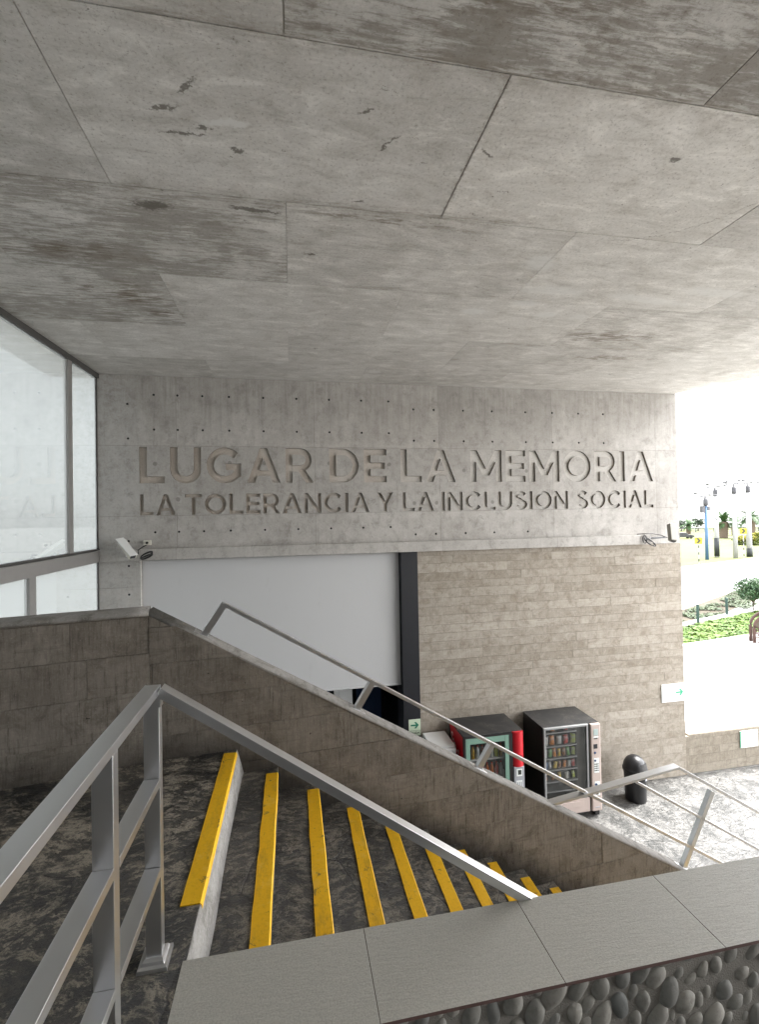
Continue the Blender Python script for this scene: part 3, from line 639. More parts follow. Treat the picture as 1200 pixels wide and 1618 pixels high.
# rounded coping
def coping(u0, z0, u1, z1, w, ang, name):
    bm = B(); prof = [(-.004, -.030), (-.006, -.016), (.004, -.004), (.022, .002), (w-.02, .004), (w, -.01), (w, -.03), (.02, -.03)]
    n = 24; rg = []
    for i in range(n+1):
        t = i/n; u = u0+(u1-u0)*t; z = z0+(z1-z0)*t
        rg.append([bm.verts.new((u, a + .0015*mnoise.noise(Vector((u*3, a*9, 1.3))), z + b + .002*mnoise.noise(Vector((u*4, a*9, 5.1))))) for a, b in prof])
    for i in range(n):
        for k in range(len(prof)):
            k2 = (k+1) % len(prof); bm.faces.new((rg[i][k], rg[i+1][k], rg[i+1][k2], rg[i][k2])).smooth = k < 4
    bm.faces.new(rg[0]); bm.faces.new(rg[-1][::-1]); bmesh.ops.recalc_face_normals(bm, faces=bm.faces); paint(bm, bm.faces, (.4, .55, 0))
    place_local(mk('coping', bm, 'cop', par), ang)
coping(0, KZ, 9.0, KZ-9*slu, .165, ang_r, 'r'); coping(-3.0, KZ, 0, KZ, .215, ang_l, 'l')

# ------------------------------------------------------------------ stairs
RI, TR, N0 = .1648, .281, -.402
def wy(x): return 3.40 + .09*(x+.95)
stair = thing('staircase', 'dark stamped concrete stairs with yellow painted nosings going down', 'stairs', (N0, 2.6, LAND))
for k in range(1, 27):
    x0 = N0 + TR*(k-1); x1 = x0 + TR; zt_ = LAND - RI*k
    bm = B()
    n = 16; ya, yb = 1.842, wy(x1)+.008
    vs = []
    prof = [(x0+.0, zt_), (x1-.004, zt_), (x1+.002, zt_-.004), (x1+.004, zt_-.012), (x1+.002, zt_-RI-.002), (x0+.0, zt_-RI-.2)]
    rg = []
    for i in range(n+1):
        y = ya+(yb-ya)*i/n
        rg.append([bm.verts.new((a + (.004*mnoise.noise(Vector((a*9, y*3.1, zt_))) if 0 < j < 5 else 0), y, b + (.002*mnoise.noise(Vector((a*7, y*4, 3.3))) if j < 2 else 0))) for j, (a, b) in enumerate(prof)])
    for i in range(n):
        for j in range(len(prof)):
            j2 = (j+1) % len(prof); bm.faces.new((rg[i][j], rg[i+1][j], rg[i+1][j2], rg[i][j2])).smooth = False
    bm.faces.new(rg[0]); bm.faces.new(rg[-1][::-1]); bmesh.ops.recalc_face_normals(bm, faces=bm.faces)
    st = mk('step', bm, 'tread', stair, shift=stair.location)
    bm = B(); n = 40; w = .078; ya2, yb2 = (1.90, wy(x1)-rnd.uniform(.07, .12))
    rg = []
    for i in range(n+1):
        y = ya2+(yb2-ya2)*i/n; q = .006*mnoise.noise(Vector((y*7, k, 0))) ; q2 = .004*mnoise.noise(Vector((y*9, k+.5, 4)))
        e = .004*mnoise.noise(Vector((x1*9, y*3.1, zt_)))
        rg.append([bm.verts.new(p) for p in ((x1-w+q, y, zt_+.0045), (x1+.001+e, y, zt_+.005), (x1+.0065+e, y, zt_-.004), (x1+.0075+e, y, zt_-.022+q2), (x1-.002+e, y, zt_-.022+q2), (x1-w+q, y, zt_-.004))])
    for i in range(n):
        for j in range(6): bm.faces.new((rg[i][j], rg[i+1][j], rg[i+1][(j+1)%6], rg[i][(j+1)%6]))
    bm.faces.new(rg[0]); bm.faces.new(rg[-1][::-1]); bmesh.ops.recalc_face_normals(bm, faces=bm.faces)
    mk('nosing_strip', bm, 'yellow', st, shift=stair.location)
# top nosing on the landing edge, pale plastered riser
bm = B(); n = 40; rg = []
for i in range(n+1):
    y = 2.10 + (3.40-2.10)*i/n; q = .003*mnoise.noise(Vector((y*7, 3, 0))); q2 = .004*mnoise.noise(Vector((y*9, 7, 4)))
    rg.append([bm.verts.new(p) for p in ((N0-.078+q, y, LAND+.0045), (N0+.002, y, LAND+.005), (N0+.010, y, LAND-.004), (N0+.011, y, LAND-.022+q2), (N0-.002, y, LAND-.022+q2), (N0-.078+q, y, LAND-.004))])
for i in range(n):
    for j in range(6): bm.faces.new((rg[i][j], rg[i+1][j], rg[i+1][(j+1)%6], rg[i][(j+1)%6]))
bm.faces.new(rg[0]); bm.faces.new(rg[-1][::-1]); bmesh.ops.recalc_face_normals(bm, faces=bm.faces)
mk('nosing_strip', bm, 'yellow', stair, shift=stair.location)
bm = B(); rg = []; n = 30
for i in range(n+1):
    y = 1.842 + (wy(N0)-1.842)*i/n; w = .012*mnoise.noise(Vector((y*1.6, 0, 2))) ; w2 = .008*mnoise.noise(Vector((y*2.1, 4, 2)))
    rg.append([bm.verts.new(p) for p in ((N0-.004, y, LAND-.001), (N0+.004+w*.3, y, LAND-.003), (N0+.022+w2, y, LAND-.07), (N0+.040+w*1.6, y, LAND-RI+.002), (N0-.004, y, LAND-RI+.002))])
for i in range(n):
    for j in range(5): bm.faces.new((rg[i][j], rg[i+1][j], rg[i+1][(j+1)%5], rg[i][(j+1)%5])).smooth = True
bmesh.ops.recalc_face_normals(bm, faces=bm.faces); paint(bm, bm.faces, (.4, .7, 0)); mk('riser_plaster', bm, 'riser', stair, shift=stair.location)

# ------------------------------------------------------------------ pebble wall with slab cap (near side of the stairs)
pw = thing('pebble_wall', 'low wall faced with grey river pebbles and capped with grey slabs', 'wall', (0, 1.6, FLOOR))
bm = B(); box(bm, N0-.012, 9.0, 1.513, 1.838, FLOOR, LAND-.013); mk('wall_core', bm, 'grout', pw, shift=pw.location)
joints = [-.415, .253, .898, 1.546, 2.19, 2.835, 3.48, 4.125, 4.77, 5.42, 6.07]
for a, b in zip(joints[:-1], joints[1:]):
    bm = B(); _, fs = box(bm, a+.0012, b-.0012, 1.488, 1.843, LAND-.011, LAND+.001)
    for f in fs[2:]: f.material_index = 1
    mk('cap_slab', bm, ['slab', 'slabedge'], pw, shift=pw.location)
tb_ = B(); bmesh.ops.create_icosphere(tb_, subdivisions=3, radius=1); tb_.verts.index_update(); tv = [v.co.copy() for v in tb_.verts]; tf = [[v.index for v in f.verts] for f in tb_.faces]; tb_.free()
bm = B(); rq = random.Random(21); pts = []
tries = 0
while tries < 60000 and len(pts) < 900:
    tries += 1; x = rq.uniform(.1, 3.4); z = LAND-.01 - rq.uniform(0, .95); a = rq.uniform(.020, .040); b_ = a*rq.uniform(1.2, 1.75)
    if all((x-p[0])**2 + ((z-p[1])*.72)**2 > ((a+p[2])*.98)**2 for p in pts): pts.append((x, z, a, b_, rq.gauss(-.5, .4)))
for (x, z, a, b_, r) in pts:
    vs = [bm.verts.new(c) for c in tv]; fs = [bm.faces.new([vs[i] for i in f]) for f in tf]; sd_ = Vector((rq.uniform(0, 99), rq.uniform(0, 99), 0)); dep = a*rq.uniform(.7, .95); k = rq.uniform(-.25, .25); yo = rq.uniform(-.004, .006)
    for v in vs:
        c = v.co; t = 1 + .16*mnoise.noise(c*1.1+sd_) + .04*mnoise.noise(c*3+sd_)
        px, pz = c.x*a*t*(1+k*c.z), c.z*b_*t
        v.co = (x + px*math.cos(r) - pz*math.sin(r), 1.519 + yo + c.y*dep*t*.85, min(z + px*math.sin(r) + pz*math.cos(r), LAND-.012))
    for f in fs: f.smooth = True
    paint(bm, fs, (rq.random(), rq.random(), 0))
ob = mk('pebble_facing', bm, 'peb', pw, shift=pw.location)

# ------------------------------------------------------------------ near railing (round the landing and down the stairs)
rl = thing('landing_railing', 'near stainless steel railing with two mid rails turning down the stairs', 'railing', (-.513, 1.86, LAND))
RX, RW, RT = -.513, .056, .030
def part(nm, fn, mat='steel', parent=rl, bev=.0015, smooth=False):
    bm = B(); fn(bm); bmesh.ops.recalc_face_normals(bm, faces=bm.faces); return mk(nm, bm, mat, parent, shift=(parent.location if parent.type == 'EMPTY' else parent.parent.location), bevel=bev, seg=2, smooth=smooth)
ZT = -.60
part('top_rail', lambda b: bar(b, (RX, -.29, ZT-RT/2), (RX, 1.875, ZT-RT/2), RW, RT, (1,0,0)))
for z in (-.932, -1.252):
    for a, b_ in ((-.2, .598), (.644, 1.396), (1.440, 1.846)):
        part('mid_rail', lambda b: bar(b, (RX, a, z-RT/2), (RX, b_, z-RT/2), RW, RT, (1,0,0)))
def flange(bm, x, y, z):
    s_ = ((.052, .052, 0), (.050, .050, .012), (.040, .040, .016), (.036, .036, .026), (.030, .026, .030))
    rg = []
    for a, b_, h in s_: rg.append([bm.verts.new((x+sx*a, y+sy*b_, z+h)) for sx, sy in ((-1,-1),(1,-1),(1,1),(-1,1))])
    for i in range(len(rg)-1):
        for k in range(4): bm.faces.new((rg[i][k], rg[i][(k+1)%4], rg[i+1][(k+1)%4], rg[i+1][k]))
    bm.faces.new(rg[-1])
for y in (-.29, .60, 1.396, 1.848):
    if y == 1.396 or y == .60: y0, y1 = y, y+.042
    else: y0, y1 = y, y+.040
    p = part('post', lambda b: box(b, RX-RW/2+.001, RX+RW/2-.001, y0, y1, LAND, ZT-RT-.0005))
    q = part('post_flange', lambda b: flange(b, RX, (y0+y1)/2, LAND), parent=p, bev=.001)
YR = 1.870
dirz = -(1.622-.608)/(.978+.487)
def rz_(x): return -.615 + (x+.487)*dirz
part('sloped_rail', lambda b: bar(b, (RX+RW/2+.0, YR-.008, rz_(RX+RW/2)), (2.6, YR-.008, rz_(2.6)), .054, .034, (0,1,0)))
part('rail_joint', lambda b: box(b, RX+RW/2-.002, RX+RW/2+.006, YR-.026, YR+.010, ZT-.075, ZT-.034))

# ------------------------------------------------------------------ railing standing on the parapet
def pp(x, z, o=0.0): return Vector((x, 3.565+.09*x+o, z))
pr = thing('parapet_handrail', 'thin stainless steel handrail fixed on the sloping parapet', 'handrail', pp(.5, -1.47))
yd = (-.09, 1, 0)
part('top_rail', lambda b: bar(b, pp(-.485, -.592), pp(6.5, -.592-6.985*.6195), .045, .026, yd), parent=pr)
sl3 = math.atan(.6195)
def leg(x0, z0, x1, z1, w=.045, h=.048):
    p = part('post', lambda b: bar(b, pp(x0, z0), pp(x1, z1), w, h, yd), parent=pr)
    part('post_flange', lambda b: bar(b, pp(x0-.06, z0+.06*.605+.004), pp(x0+.06, z0-.06*.605+.004), .09, .008, yd), parent=p, bev=.002)
leg(-.62, -.803, -.478, -.590); leg(.470, -1.462, .596, -1.27); leg(1.485, -2.076, 1.62, -1.885); leg(3.58, -3.345, 3.955, -2.69)
part('level_arm', lambda b: bar(b, pp(2.13, -2.487), pp(3.545, -2.392), .072, .022, yd), parent=pr)
part('arm_flange', lambda b: bar(b, pp(2.07, -2.444), pp(2.21, -2.53), .10, .008, yd), parent=pr, bev=.002)
part('upper_rail', lambda b: bar(b, pp(3.535, -2.392), pp(6.8, -2.392-3.265*.61), .045, .026, yd), parent=pr)
part('mid_rail', lambda b: bar(b, pp(3.05, -2.445), pp(6.8, -2.445-3.75*.625), .045, .022, yd), parent=pr)
leg(5.6, -4.57, 5.95, -3.88)

# ------------------------------------------------------------------ security cameras, socket, cables on the ledge
def lin(a, b, t): return tuple(a[i]+(b[i]-a[i])*t for i in range(3))
cl_ = thing('security_camera', 'cream security camera pointing down at the left end of the ledge', 'camera', (-2.9, WY-.13, -.5), group='security cameras on the ledge')
bm = B(); bar(bm, (-3.02, 9.22, -.33), (-2.76, 8.98, -.60), .13, .095, (1, .9, .12)); mk('housing', bm, 'cream', cl_, shift=cl_.location, bevel=.008)
bm = B(); bar(bm, (-3.05, 9.20, -.275), (-2.735, 8.95, -.575), .145, .012, (1, .9, .12)); mk('sun_shield', bm, 'white', cl_, shift=cl_.location, bevel=.003)
bm = B(); tube(bm, [(-2.95, 9.32, -.60), (-2.93, 9.2, -.58), (-2.90, 9.12, -.50)], .016, 10); lathe(bm, [(0, -.62), (.03, -.62), (.03, -.585), (0, -.585)], -2.95, 9.30, 12); mk('bracket', bm, 'white', cl_, shift=cl_.location)
bm = B(); bar(bm, (-2.762, 8.98, -.598), (-2.755, 8.973, -.606), .09, .06, (1, .9, .12)); mk('lens_window', bm, 'black', cl_, shift=cl_.location)
cr_ = thing('security_camera', 'grey security camera on an arm at the right end of the ledge', 'camera', (7.98, WY-.13, -.57), group='security cameras on the ledge')
bm = B(); bar(bm, (8.42, 9.2, -.26), (8.34, 9.08, -.62), .15, .11, (1, 0, 0)); mk('housing', bm, 'camgrey', cr_, shift=cr_.location, bevel=.01)
bm = B(); bar(bm, (8.36, 9.10, -.625), (8.355, 9.095, -.64), .11, .08, (1, 0, 0)); mk('lens_window', bm, 'black', cr_, shift=cr_.location)
bm = B(); tube(bm, [(8.30, 9.24, -.55), (8.1, 9.27, -.56), (7.985, 9.38, -.57)], .022, 10); mk('arm', bm, 'grey', cr_, shift=cr_.location)
bm = B(); box(bm, 7.984, 7.996, 9.33, 9.43, -.65, -.50); mk('wall_plate', bm, 'grey', cr_, shift=cr_.location)
def coil(pts, label, loops):
    bm = B(); tube(bm, pts, .009, 6)
    for (c, a, b_, rot, dy) in loops:
        ring = []
        for k in range(25):
            t = 2*math.pi*k/24; u = a*math.cos(t); v = b_*math.sin(t)
            ring.append((c[0]+u*math.cos(rot)-v*math.sin(rot), c[1]+dy*math.sin(t), c[2]+u*math.sin(rot)+v*math.cos(rot)))
        tube(bm, ring, .010, 6, cap=False)
    return tag(mk('coiled_cable', bm, 'rubber'), label, 'cable', 'coiled camera cables')
coil([(-2.66, 9.43, -.42), (-2.70, 9.33, -.45), (-2.74, 9.2, -.50), (-2.72, 9.15, -.56)], 'black cable coiled beside the left security camera', [((-2.60, 9.2, -.60), .115, .035, .42, .03), ((-2.59, 9.19, -.62), .105, .028, .38, .03), ((-2.60, 9.21, -.58), .11, .03, .45, .02)])
coil([(7.70, 9.40, -.47), (7.8, 9.3, -.46), (8.0, 9.28, -.46), (8.2, 9.25, -.50), (8.33, 9.22, -.56)], 'black cable looped under the right security camera', [((7.93, 9.26, -.66), .15, .05, -.5, .03), ((7.91, 9.27, -.64), .14, .06, -.55, .03), ((7.80, 9.28, -.58), .05, .09, -.2, .02)])
sk = thing('wall_socket', 'small white socket box on the wall above the left camera', 'socket', (-2.63, WY, -.37))
bm = B(); box(bm, -2.71, -2.575, WY-.05, WY, -.42, -.33); mk('socket_box', bm, 'cream', sk, shift=sk.location, bevel=.006)
bm = B(); tube(bm, [(-2.64, WY-.051, -.375), (-2.64, WY-.075, -.378)], .022, 12); mk('plug', bm, 'rubber', sk, shift=sk.location)

# ------------------------------------------------------------------ signs
def arrow(bm, cx, cz, s, y, mi):
    P = [(-1,-.16),(.25,-.16),(-.22,-.72),(.22,-.72),(.95,0),(.22,.72),(-.22,.72),(.25,.16),(-1,.16)]
    P = [(-1,-.17),(.32,-.17),(-.12,-.75),(.32,-.75),(1,0),(.32,.75),(-.12,.75),(.32,.17),(-1,.17)]
    prism(bm, [(cx+a*s, cz+b*s) for a, b in P], y-.002, y, 'y', mi)
sg = thing('exit_sign', 'pale green SALIDA exit sign with arrow on the black column', 'sign', (2.43, WY-.045, -4.3))
bm = B(); box(bm, 2.30, 2.55, WY-.040, WY-.032, -4.47, -4.135); mk('sign_plate', bm, 'signg', sg, shift=sg.location)
bm = B(); arrow(bm, 2.425, -4.255, .085, WY-.0405, 0); mk('arrow', bm, 'green', sg, shift=sg.location)
bm = B(); text_bm(bm, 'SALIDA', 2.325, 2.525, -4.435, -4.385, WY-.0415, .002, .02)
for (a, b_, c, d) in ((2.312, 2.538, -4.366, -4.361), (2.312, 2.538, -4.455, -4.451), (2.312, 2.316, -4.455, -4.361), (2.534, 2.538, -4.455, -4.361)): box(bm, a, b_, WY-.0425, WY-.041, c, d)
mk('lettering', bm, 'ink', sg, shift=sg.location)
sg = thing('arrow_sign', 'white sign with a green arrow near the right edge of the wall', 'sign', (8.55, WY-.02, -4.12))
bm = B(); box(bm, 8.26, 8.862, WY-.025, WY-.010, -4.33, -3.925); mk('sign_plate', bm, 'signw', sg, shift=sg.location)
bm = B(); arrow(bm, 8.725, -4.125, .10, WY-.0255, 0); mk('arrow', bm, 'green2', sg, shift=sg.location)
bm = B()
rt_ = random.Random(4)
for z, x1_ in ((-4.16, 8.60),):
    x = 8.335
    while x < x1_: l = rt_.uniform(.012, .035); box(bm, x, x+l, WY-.0275, WY-.0255, z, z+.016); x += l+.008
mk('small_print', bm, 'faint', sg, shift=sg.location)
sg = thing('notice_sign', 'white notice with pale green border on the low wall', 'sign', (10.63, WY-.0, -5.4))
yy = WY+.01
bm = B(); box(bm, 10.38, 10.885, yy-.006, yy+.008, -5.60, -5.21); mk('sign_plate', bm, 'signw', sg, shift=sg.location)
bm = B(); box(bm, 10.38, 10.40, yy-.009, yy-.0065, -5.60, -5.21); box(bm, 10.402, 10.885, yy-.009, yy-.0065, -5.228, -5.21); bar(bm, (10.43, yy-.008, -5.235), (10.49, yy-.008, -5.29), .002, .006, (0,1,0)); mk('border', bm, 'green2', sg, shift=sg.location)
bm = B(); text_bm(bm, 'NO USAR', 10.45, 10.71, -5.39, -5.33, yy-.008, .002, .03); mk('lettering', bm, 'grey', sg, shift=sg.location)

# ------------------------------------------------------------------ snack vending machine
FY = 8.56
vm = thing('snack_vending_machine', 'black snack vending machine with pinkish front panel and keypad column', 'vending machine', (5.43, 9.0, FLOOR))
def vp(nm, mat, fn, bev=.004, smooth=False, parent=None):
    bm = B(); fn(bm); return mk(nm, bm, mat, parent or vm, shift=vm.location, bevel=bev, smooth=smooth)
zt1, zb1 = -4.215, -5.93
def cab(b):
    box(b, 4.82, 4.86, FY+.05, 9.40, zb1, zt1); box(b, 6.00, 6.04, FY+.05, 9.40, zb1, zt1); box(b, 4.862, 5.998, 9.36, 9.40, zb1, zt1-.002); box(b, 4.862, 5.998, FY+.05, 9.358, zb1, -5.66)
vp('cabinet', 'blackm', cab); vp('cabinet_top', 'dusty', lambda b: box(b, 4.815, 6.045, FY+.045, 9.405, zt1+.0005, zt1+.02))
vp('interior', 'inner', lambda b: (box(b, 4.865, 5.80, 9.30, 9.355, -5.655, zt1-.005), box(b, 5.60, 5.995, FY+.12, 9.295, -5.655, zt1-.005)))
def frame(b):
    box(b, 4.82, 4.862, FY, FY+.045, -5.62, zt1+.015); box(b, 5.75, 5.79, FY, FY+.045, -5.62, zt1+.015); box(b, 4.8625, 5.7495, FY+.001, FY+.045, zt1-.025, zt1+.015); box(b, 4.8625, 5.7495, FY+.001, FY+.045, -5.655, -5.615)
vp('door_frame', 'silver', frame)
bm = B(); bm.faces.new([bm.verts.new(v) for v in ((4.862, FY+.02, -5.615), (5.75, FY+.02, -5.615), (5.75, FY+.02, zt1-.025), (4.862, FY+.02, zt1-.025))]); mk('glass_pane', bm, 'vglass', vm, shift=vm.location)
vp('front_panel', 'rose', lambda b: box(b, 4.82, 5.79, FY-.005, FY+.045, zb1, -5.657))
fl = vp('delivery_flap', 'rose', lambda b: box(b, 4.93, 5.65, FY-.016, FY-.0055, -5.81, -5.70), .006)
col = vp('keypad_column', 'rose', lambda b: box(b, 5.825, 6.045, FY-.03, FY+.045, zb1, zt1+.012), .02)
vp('column_gap', 'blackm', lambda b: box(b, 5.792, 5.823, FY+.01, FY+.045, zb1, zt1+.01), .001)
def cp(nm, mat, x0, x1, z0, z1, d=.036): vp(nm, mat, lambda b: box(b, x0, x1, FY-d, FY-.0305, z0, z1), .003)
cp('display', 'lcd', 5.885, 5.985, -4.43, -4.30); cp('note_slot', 'signw', 5.875, 5.99, -4.475, -4.445); cp('note_slot', 'black', 5.89, 5.97, -4.50, -4.48)
cp('card_reader', 'black', 5.88, 5.965, -4.69, -4.60); cp('keypad_plate', 'signw', 5.875, 5.995, -5.17, -4.88, .034)
for i in range(3):
    for j in range(4): vp('key', 'ink', lambda b: box(b, 5.888+i*.034, 5.910+i*.034, FY-.040, FY-.0345, -5.005-j*.042, -4.985-j*.042), .001)
def disc(b, x, z, r, d): 
    n = 14; prism(b, [(x+r*math.cos(2*math.pi*k/n), z+r*math.sin(2*math.pi*k/n)) for k in range(n)], FY-d, FY-.0305)
for q_ in ((5.905, -4.77, .024, .04), (5.905, -4.925, .022, .04), (5.915, -5.40, .026, .042)): vp('coin_button', 'navy', lambda b: disc(b, *q_), .001)
cp('coin_return', 'signw', 5.88, 6.0, -5.62, -5.34, .034); cp('coin_return', 'black', 5.90, 5.965, -5.60, -5.52, .038); cp('maker_plate', 'grey', 5.89, 5.99, -5.86, -5.84)
for x in (4.90, 5.93): vp('foot', 'blackm', lambda b: box(b, x, x+.10, FY+.04, FY+.14, FLOOR, zb1), .004); vp('foot', 'blackm', lambda b: box(b, x, x+.10, 9.25, 9.35, FLOOR, zb1), .004)
sh_z = (-4.36, -4.63, -4.87, -5.10, -5.33, -5.52)
for z in sh_z: vp('shelf', 'silver', lambda b: (box(b, 4.87, 5.595, FY+.10, 9.29, z-.008, z), box(b, 4.87, 5.595, FY+.095, FY+.0995, z-.010, z+.018)), 0)
bagm = [('yellow', (.75, .52, .05)), ('orange', (.70, .25, .04)), ('red', (.55, .05, .04)), ('green', (.15, .38, .10)), ('silver', (.60, .60, .58)), ('blue', (.08, .20, .45)), ('brown', (.30, .14, .06)), ('lime', (.45, .55, .10)), ('white', (.72, .70, .65))]
for nm, c_ in bagm:
    m = NT('foil_'+nm, .35, spec=.5); v = m.noise(m.obj(), 16, 3, .6, .8); MAT['foil_'+nm] = m.out(m.mix(m.rng(v, .46, .54), c_, tuple(min(1, x*.5+.22) for x in c_)))
ords = ['first', 'second', 'third', 'fourth', 'fifth', 'sixth', 'seventh', 'eighth']
shelfn = ['top', 'second', 'third', 'fourth', 'fifth', 'bottom']
rs = random.Random(9)
def bag(x, y, z, w, h, col, lab, grp):
    bm = B(); nx, nz = 6, 8; d = w*.30; G = {}
    for sd in (-1, 1):
        for i in range(nx+1):
            for j in range(nz+1):
                u, v = i/nx*2-1, j/nz*2-1; t = max(0, (1-abs(u)**3)*(1-abs(v)**3))
                if (i in (0, nx) or j in (0, nz)) and sd == 1: G[sd, i, j] = G[-1, i, j]; continue
                pinch = 1 - .07*(1-abs(v))
                G[sd, i, j] = bm.verts.new((u*w/2*pinch, sd*d*t**.6 + .006*mnoise.noise(Vector((u*2+x*9, v*2, sd))), h/2 + v*h/2 + .004*mnoise.noise(Vector((u*5, x*20, 0)))*abs(v)))
        for i in range(nx):
            for j in range(nz):
                q = [G[sd, i, j], G[sd, i+1, j], G[sd, i+1, j+1], G[sd, i, j+1]]
                try: bm.faces.new(q if sd == -1 else q[::-1]).smooth = True
                except ValueError: pass
    o = mk('snack_bag', bm, 'foil_'+col); o.location = (x, y, z); o.rotation_euler = (R(rs.uniform(-6, 6)), R(rs.uniform(-7, 7)), R(rs.uniform(-12, 12)))
    tag(o, lab, 'snack bag', grp)
rows = [(1, ['white', 'orange', 'silver', 'red', 'lime'], .125, .19), (2, ['silver', 'green', 'orange', 'yellow', 'brown', 'green', 'lime'], .085, .175),
        (3, ['blue', 'silver', 'yellow', 'brown', 'orange', 'silver', 'red'], .08, .155), (4, ['orange', 'brown', 'yellow', 'white', 'lime'], .09, .15)]
for r_, cols, w, h in rows:
    for i, c_ in enumerate(cols):
        x = 4.93 + (5.55-4.93)*i/(len(cols)-1)
        bag(x, FY+.17, sh_z[r_]+.001, w*rs.uniform(.95, 1.08), h*rs.uniform(.95, 1.05), c_, f'{c_} snack bag, {ords[i]} from left on the {shelfn[r_]} shelf inside the snack machine', 'snack bags in the vending machine')
bag(5.50, FY+.17, sh_z[0]-.268+.001 if False else sh_z[1]-.0+.20*0+.0, .11, .17, 'red', 'x', 'x') if False else None
bag(5.40, FY+.17, sh_z[0]+.001, .10, .11, 'red', 'red snack bag alone at right on the top shelf inside the snack machine', 'snack bags in the vending machine')
bag(5.10, FY+.17, sh_z[0]+.001, .10, .11, 'orange', 'orange snack bag alone at left on the top shelf inside the snack machine', 'snack bags in the vending machine')

# ------------------------------------------------------------------ drink vending machine
vm = thing('drink_vending_machine', 'black drink vending machine with red side and red column', 'vending machine', (3.77, 9.0, FLOOR))
zt1, zb1 = -4.215, -5.95
def cab(b):
    box(b, 3.16, 3.20, FY+.05, 9.40, zb1, zt1); box(b, 4.34, 4.38, FY+.05, 9.40, zb1, zt1); box(b, 3.202, 4.338, 9.36, 9.40, zb1, zt1-.002); box(b, 3.202, 4.338, FY+.05, 9.358, zb1, -5.70)
    box(b, 4.12, 4.339, FY+.052, 9.357, -5.698, zt1-.003)
vp('cabinet', 'blackm', cab); vp('cabinet_top', 'dusty', lambda b: box(b, 3.155, 4.385, FY+.02, 9.405, zt1+.0005, zt1+.025), .006)
bm = B(); prism(bm, [(FY+.055, zb1+.01), (FY+.055, zt1-.01), (9.395, zt1-.01), (9.30, -4.42), (9.14, -4.75), (8.98, -5.15), (8.86, -5.6), (8.80, zb1+.01)], 3.1565, 3.1595, 'x'); mk('side_graphic', bm, 'redside', vm, shift=vm.location)
bm = B(); text_bm(bm, 'Coca-Cola', -9.26, -8.66, -4.50, -4.32, 3.1555, .002, .02, 0, .35, axis='x')
for v in bm.verts: v.co.z += (v.co.y-9.26)*.62
mk('side_lettering', bm, 'signw', vm, shift=vm.location)
vp('interior', 'innerg', lambda b: box(b, 3.205, 4.115, 9.25, 9.355, -5.695, zt1-.005), .0)
def frame(b):
    box(b, 3.20, 3.285, FY, FY+.045, -5.70, zt1-.02); box(b, 4.00, 4.085, FY, FY+.045, -5.70, zt1-.02); box(b, 3.2855, 3.9995, FY+.001, FY+.045, zt1-.135, zt1-.02); box(b, 3.2855, 3.9995, FY+.001, FY+.045, -5.70, -5.58)
vp('door_frame', 'mint', frame); vp('door_edge', 'blackm', lambda b: (box(b, 3.16, 3.199, FY-.01, FY+.048, zb1, zt1), box(b, 4.087, 4.155, FY-.005, FY+.048, zb1, zt1), box(b, 3.2, 4.086, FY-.008, FY+.048, zt1-.019, zt1)), .003)
bm = B(); bm.faces.new([bm.verts.new(v) for v in ((3.285, FY+.02, -5.58), (4.0, FY+.02, -5.58), (4.0, FY+.02, zt1-.135), (3.285, FY+.02, zt1-.135))]); mk('glass_pane', bm, 'vglass', vm, shift=vm.location)
vp('lower_panel', 'blackm', lambda b: box(b, 3.2, 4.086, FY-.005, FY+.045, zb1, -5.702))
def redcol(b, za, zc):
    n = 10; poly = [(4.157, FY+.048)] + [(4.157 + .223*k/n, FY + .01 - .055*math.sin(math.pi*k/n)**.7) for k in range(n+1)] + [(4.38, FY+.048)]
    prism(b, poly, za, zc, 'z')
vp('red_column', 'red', lambda b: redcol(b, -4.86, zt1+.022), 0); vp('red_column', 'red', lambda b: redcol(b, zb1, -5.72), 0); vp('column_slot', 'black', lambda b: box(b, 4.23, 4.33, FY-.052, FY-.040, -4.655, -4.645), 0)
vp('control_panel', 'grey', lambda b: box(b, 4.16, 4.378, FY-.030, FY+.047, -5.718, -4.862), .012)
def cp(nm, mat, x0, x1, z0, z1, d=.036): vp(nm, mat, lambda b: box(b, x0, x1, FY-d, FY-.0305, z0, z1), .003)
cp('note_reader', 'signw', 4.21, 4.33, -5.04, -4.90); cp('note_reader', 'ink', 4.24, 4.31, -5.01, -4.92, .038); cp('price_card', 'signw', 4.20, 4.33, -5.30, -5.12); cp('coin_return', 'ink', 4.23, 4.32, -5.50, -5.36)
for k in range(3): vp('price_line', 'grey', lambda b: box(b, 4.215+k*.04, 4.235+k*.04, FY-.038, FY-.0365, -5.28, -5.15), 0)
for x in (3.24, 4.2): vp('foot', 'blackm', lambda b: box(b, x, x+.10, FY+.06, FY+.16, FLOOR, zb1), .004); vp('foot', 'blackm', lambda b: box(b, x, x+.10, 9.2, 9.3, FLOOR, zb1), .004)
dz = (-4.70, -5.06, -5.42)
for z in dz: vp('shelf', 'white', lambda b: (box(b, 3.21, 4.10, FY+.10, 9.24, z-.008, z), box(b, 3.21, 4.10, FY+.09, FY+.0995, z-.022, z+.006)), 0)
for nm, c_ in (('amber', (.45, .28, .04)), ('clear', (.55, .60, .60)), ('cola', (.10, .02, .015)), ('orange', (.60, .16, .03)), ('cherry', (.42, .04, .03)), ('lemon', (.45, .5, .1))): MAT['drink_'+nm] = plain('drink_'+nm, c_, .18, var=.2)
MAT['lid'] = plain('bottle_lid', (.55, .05, .03), .4)
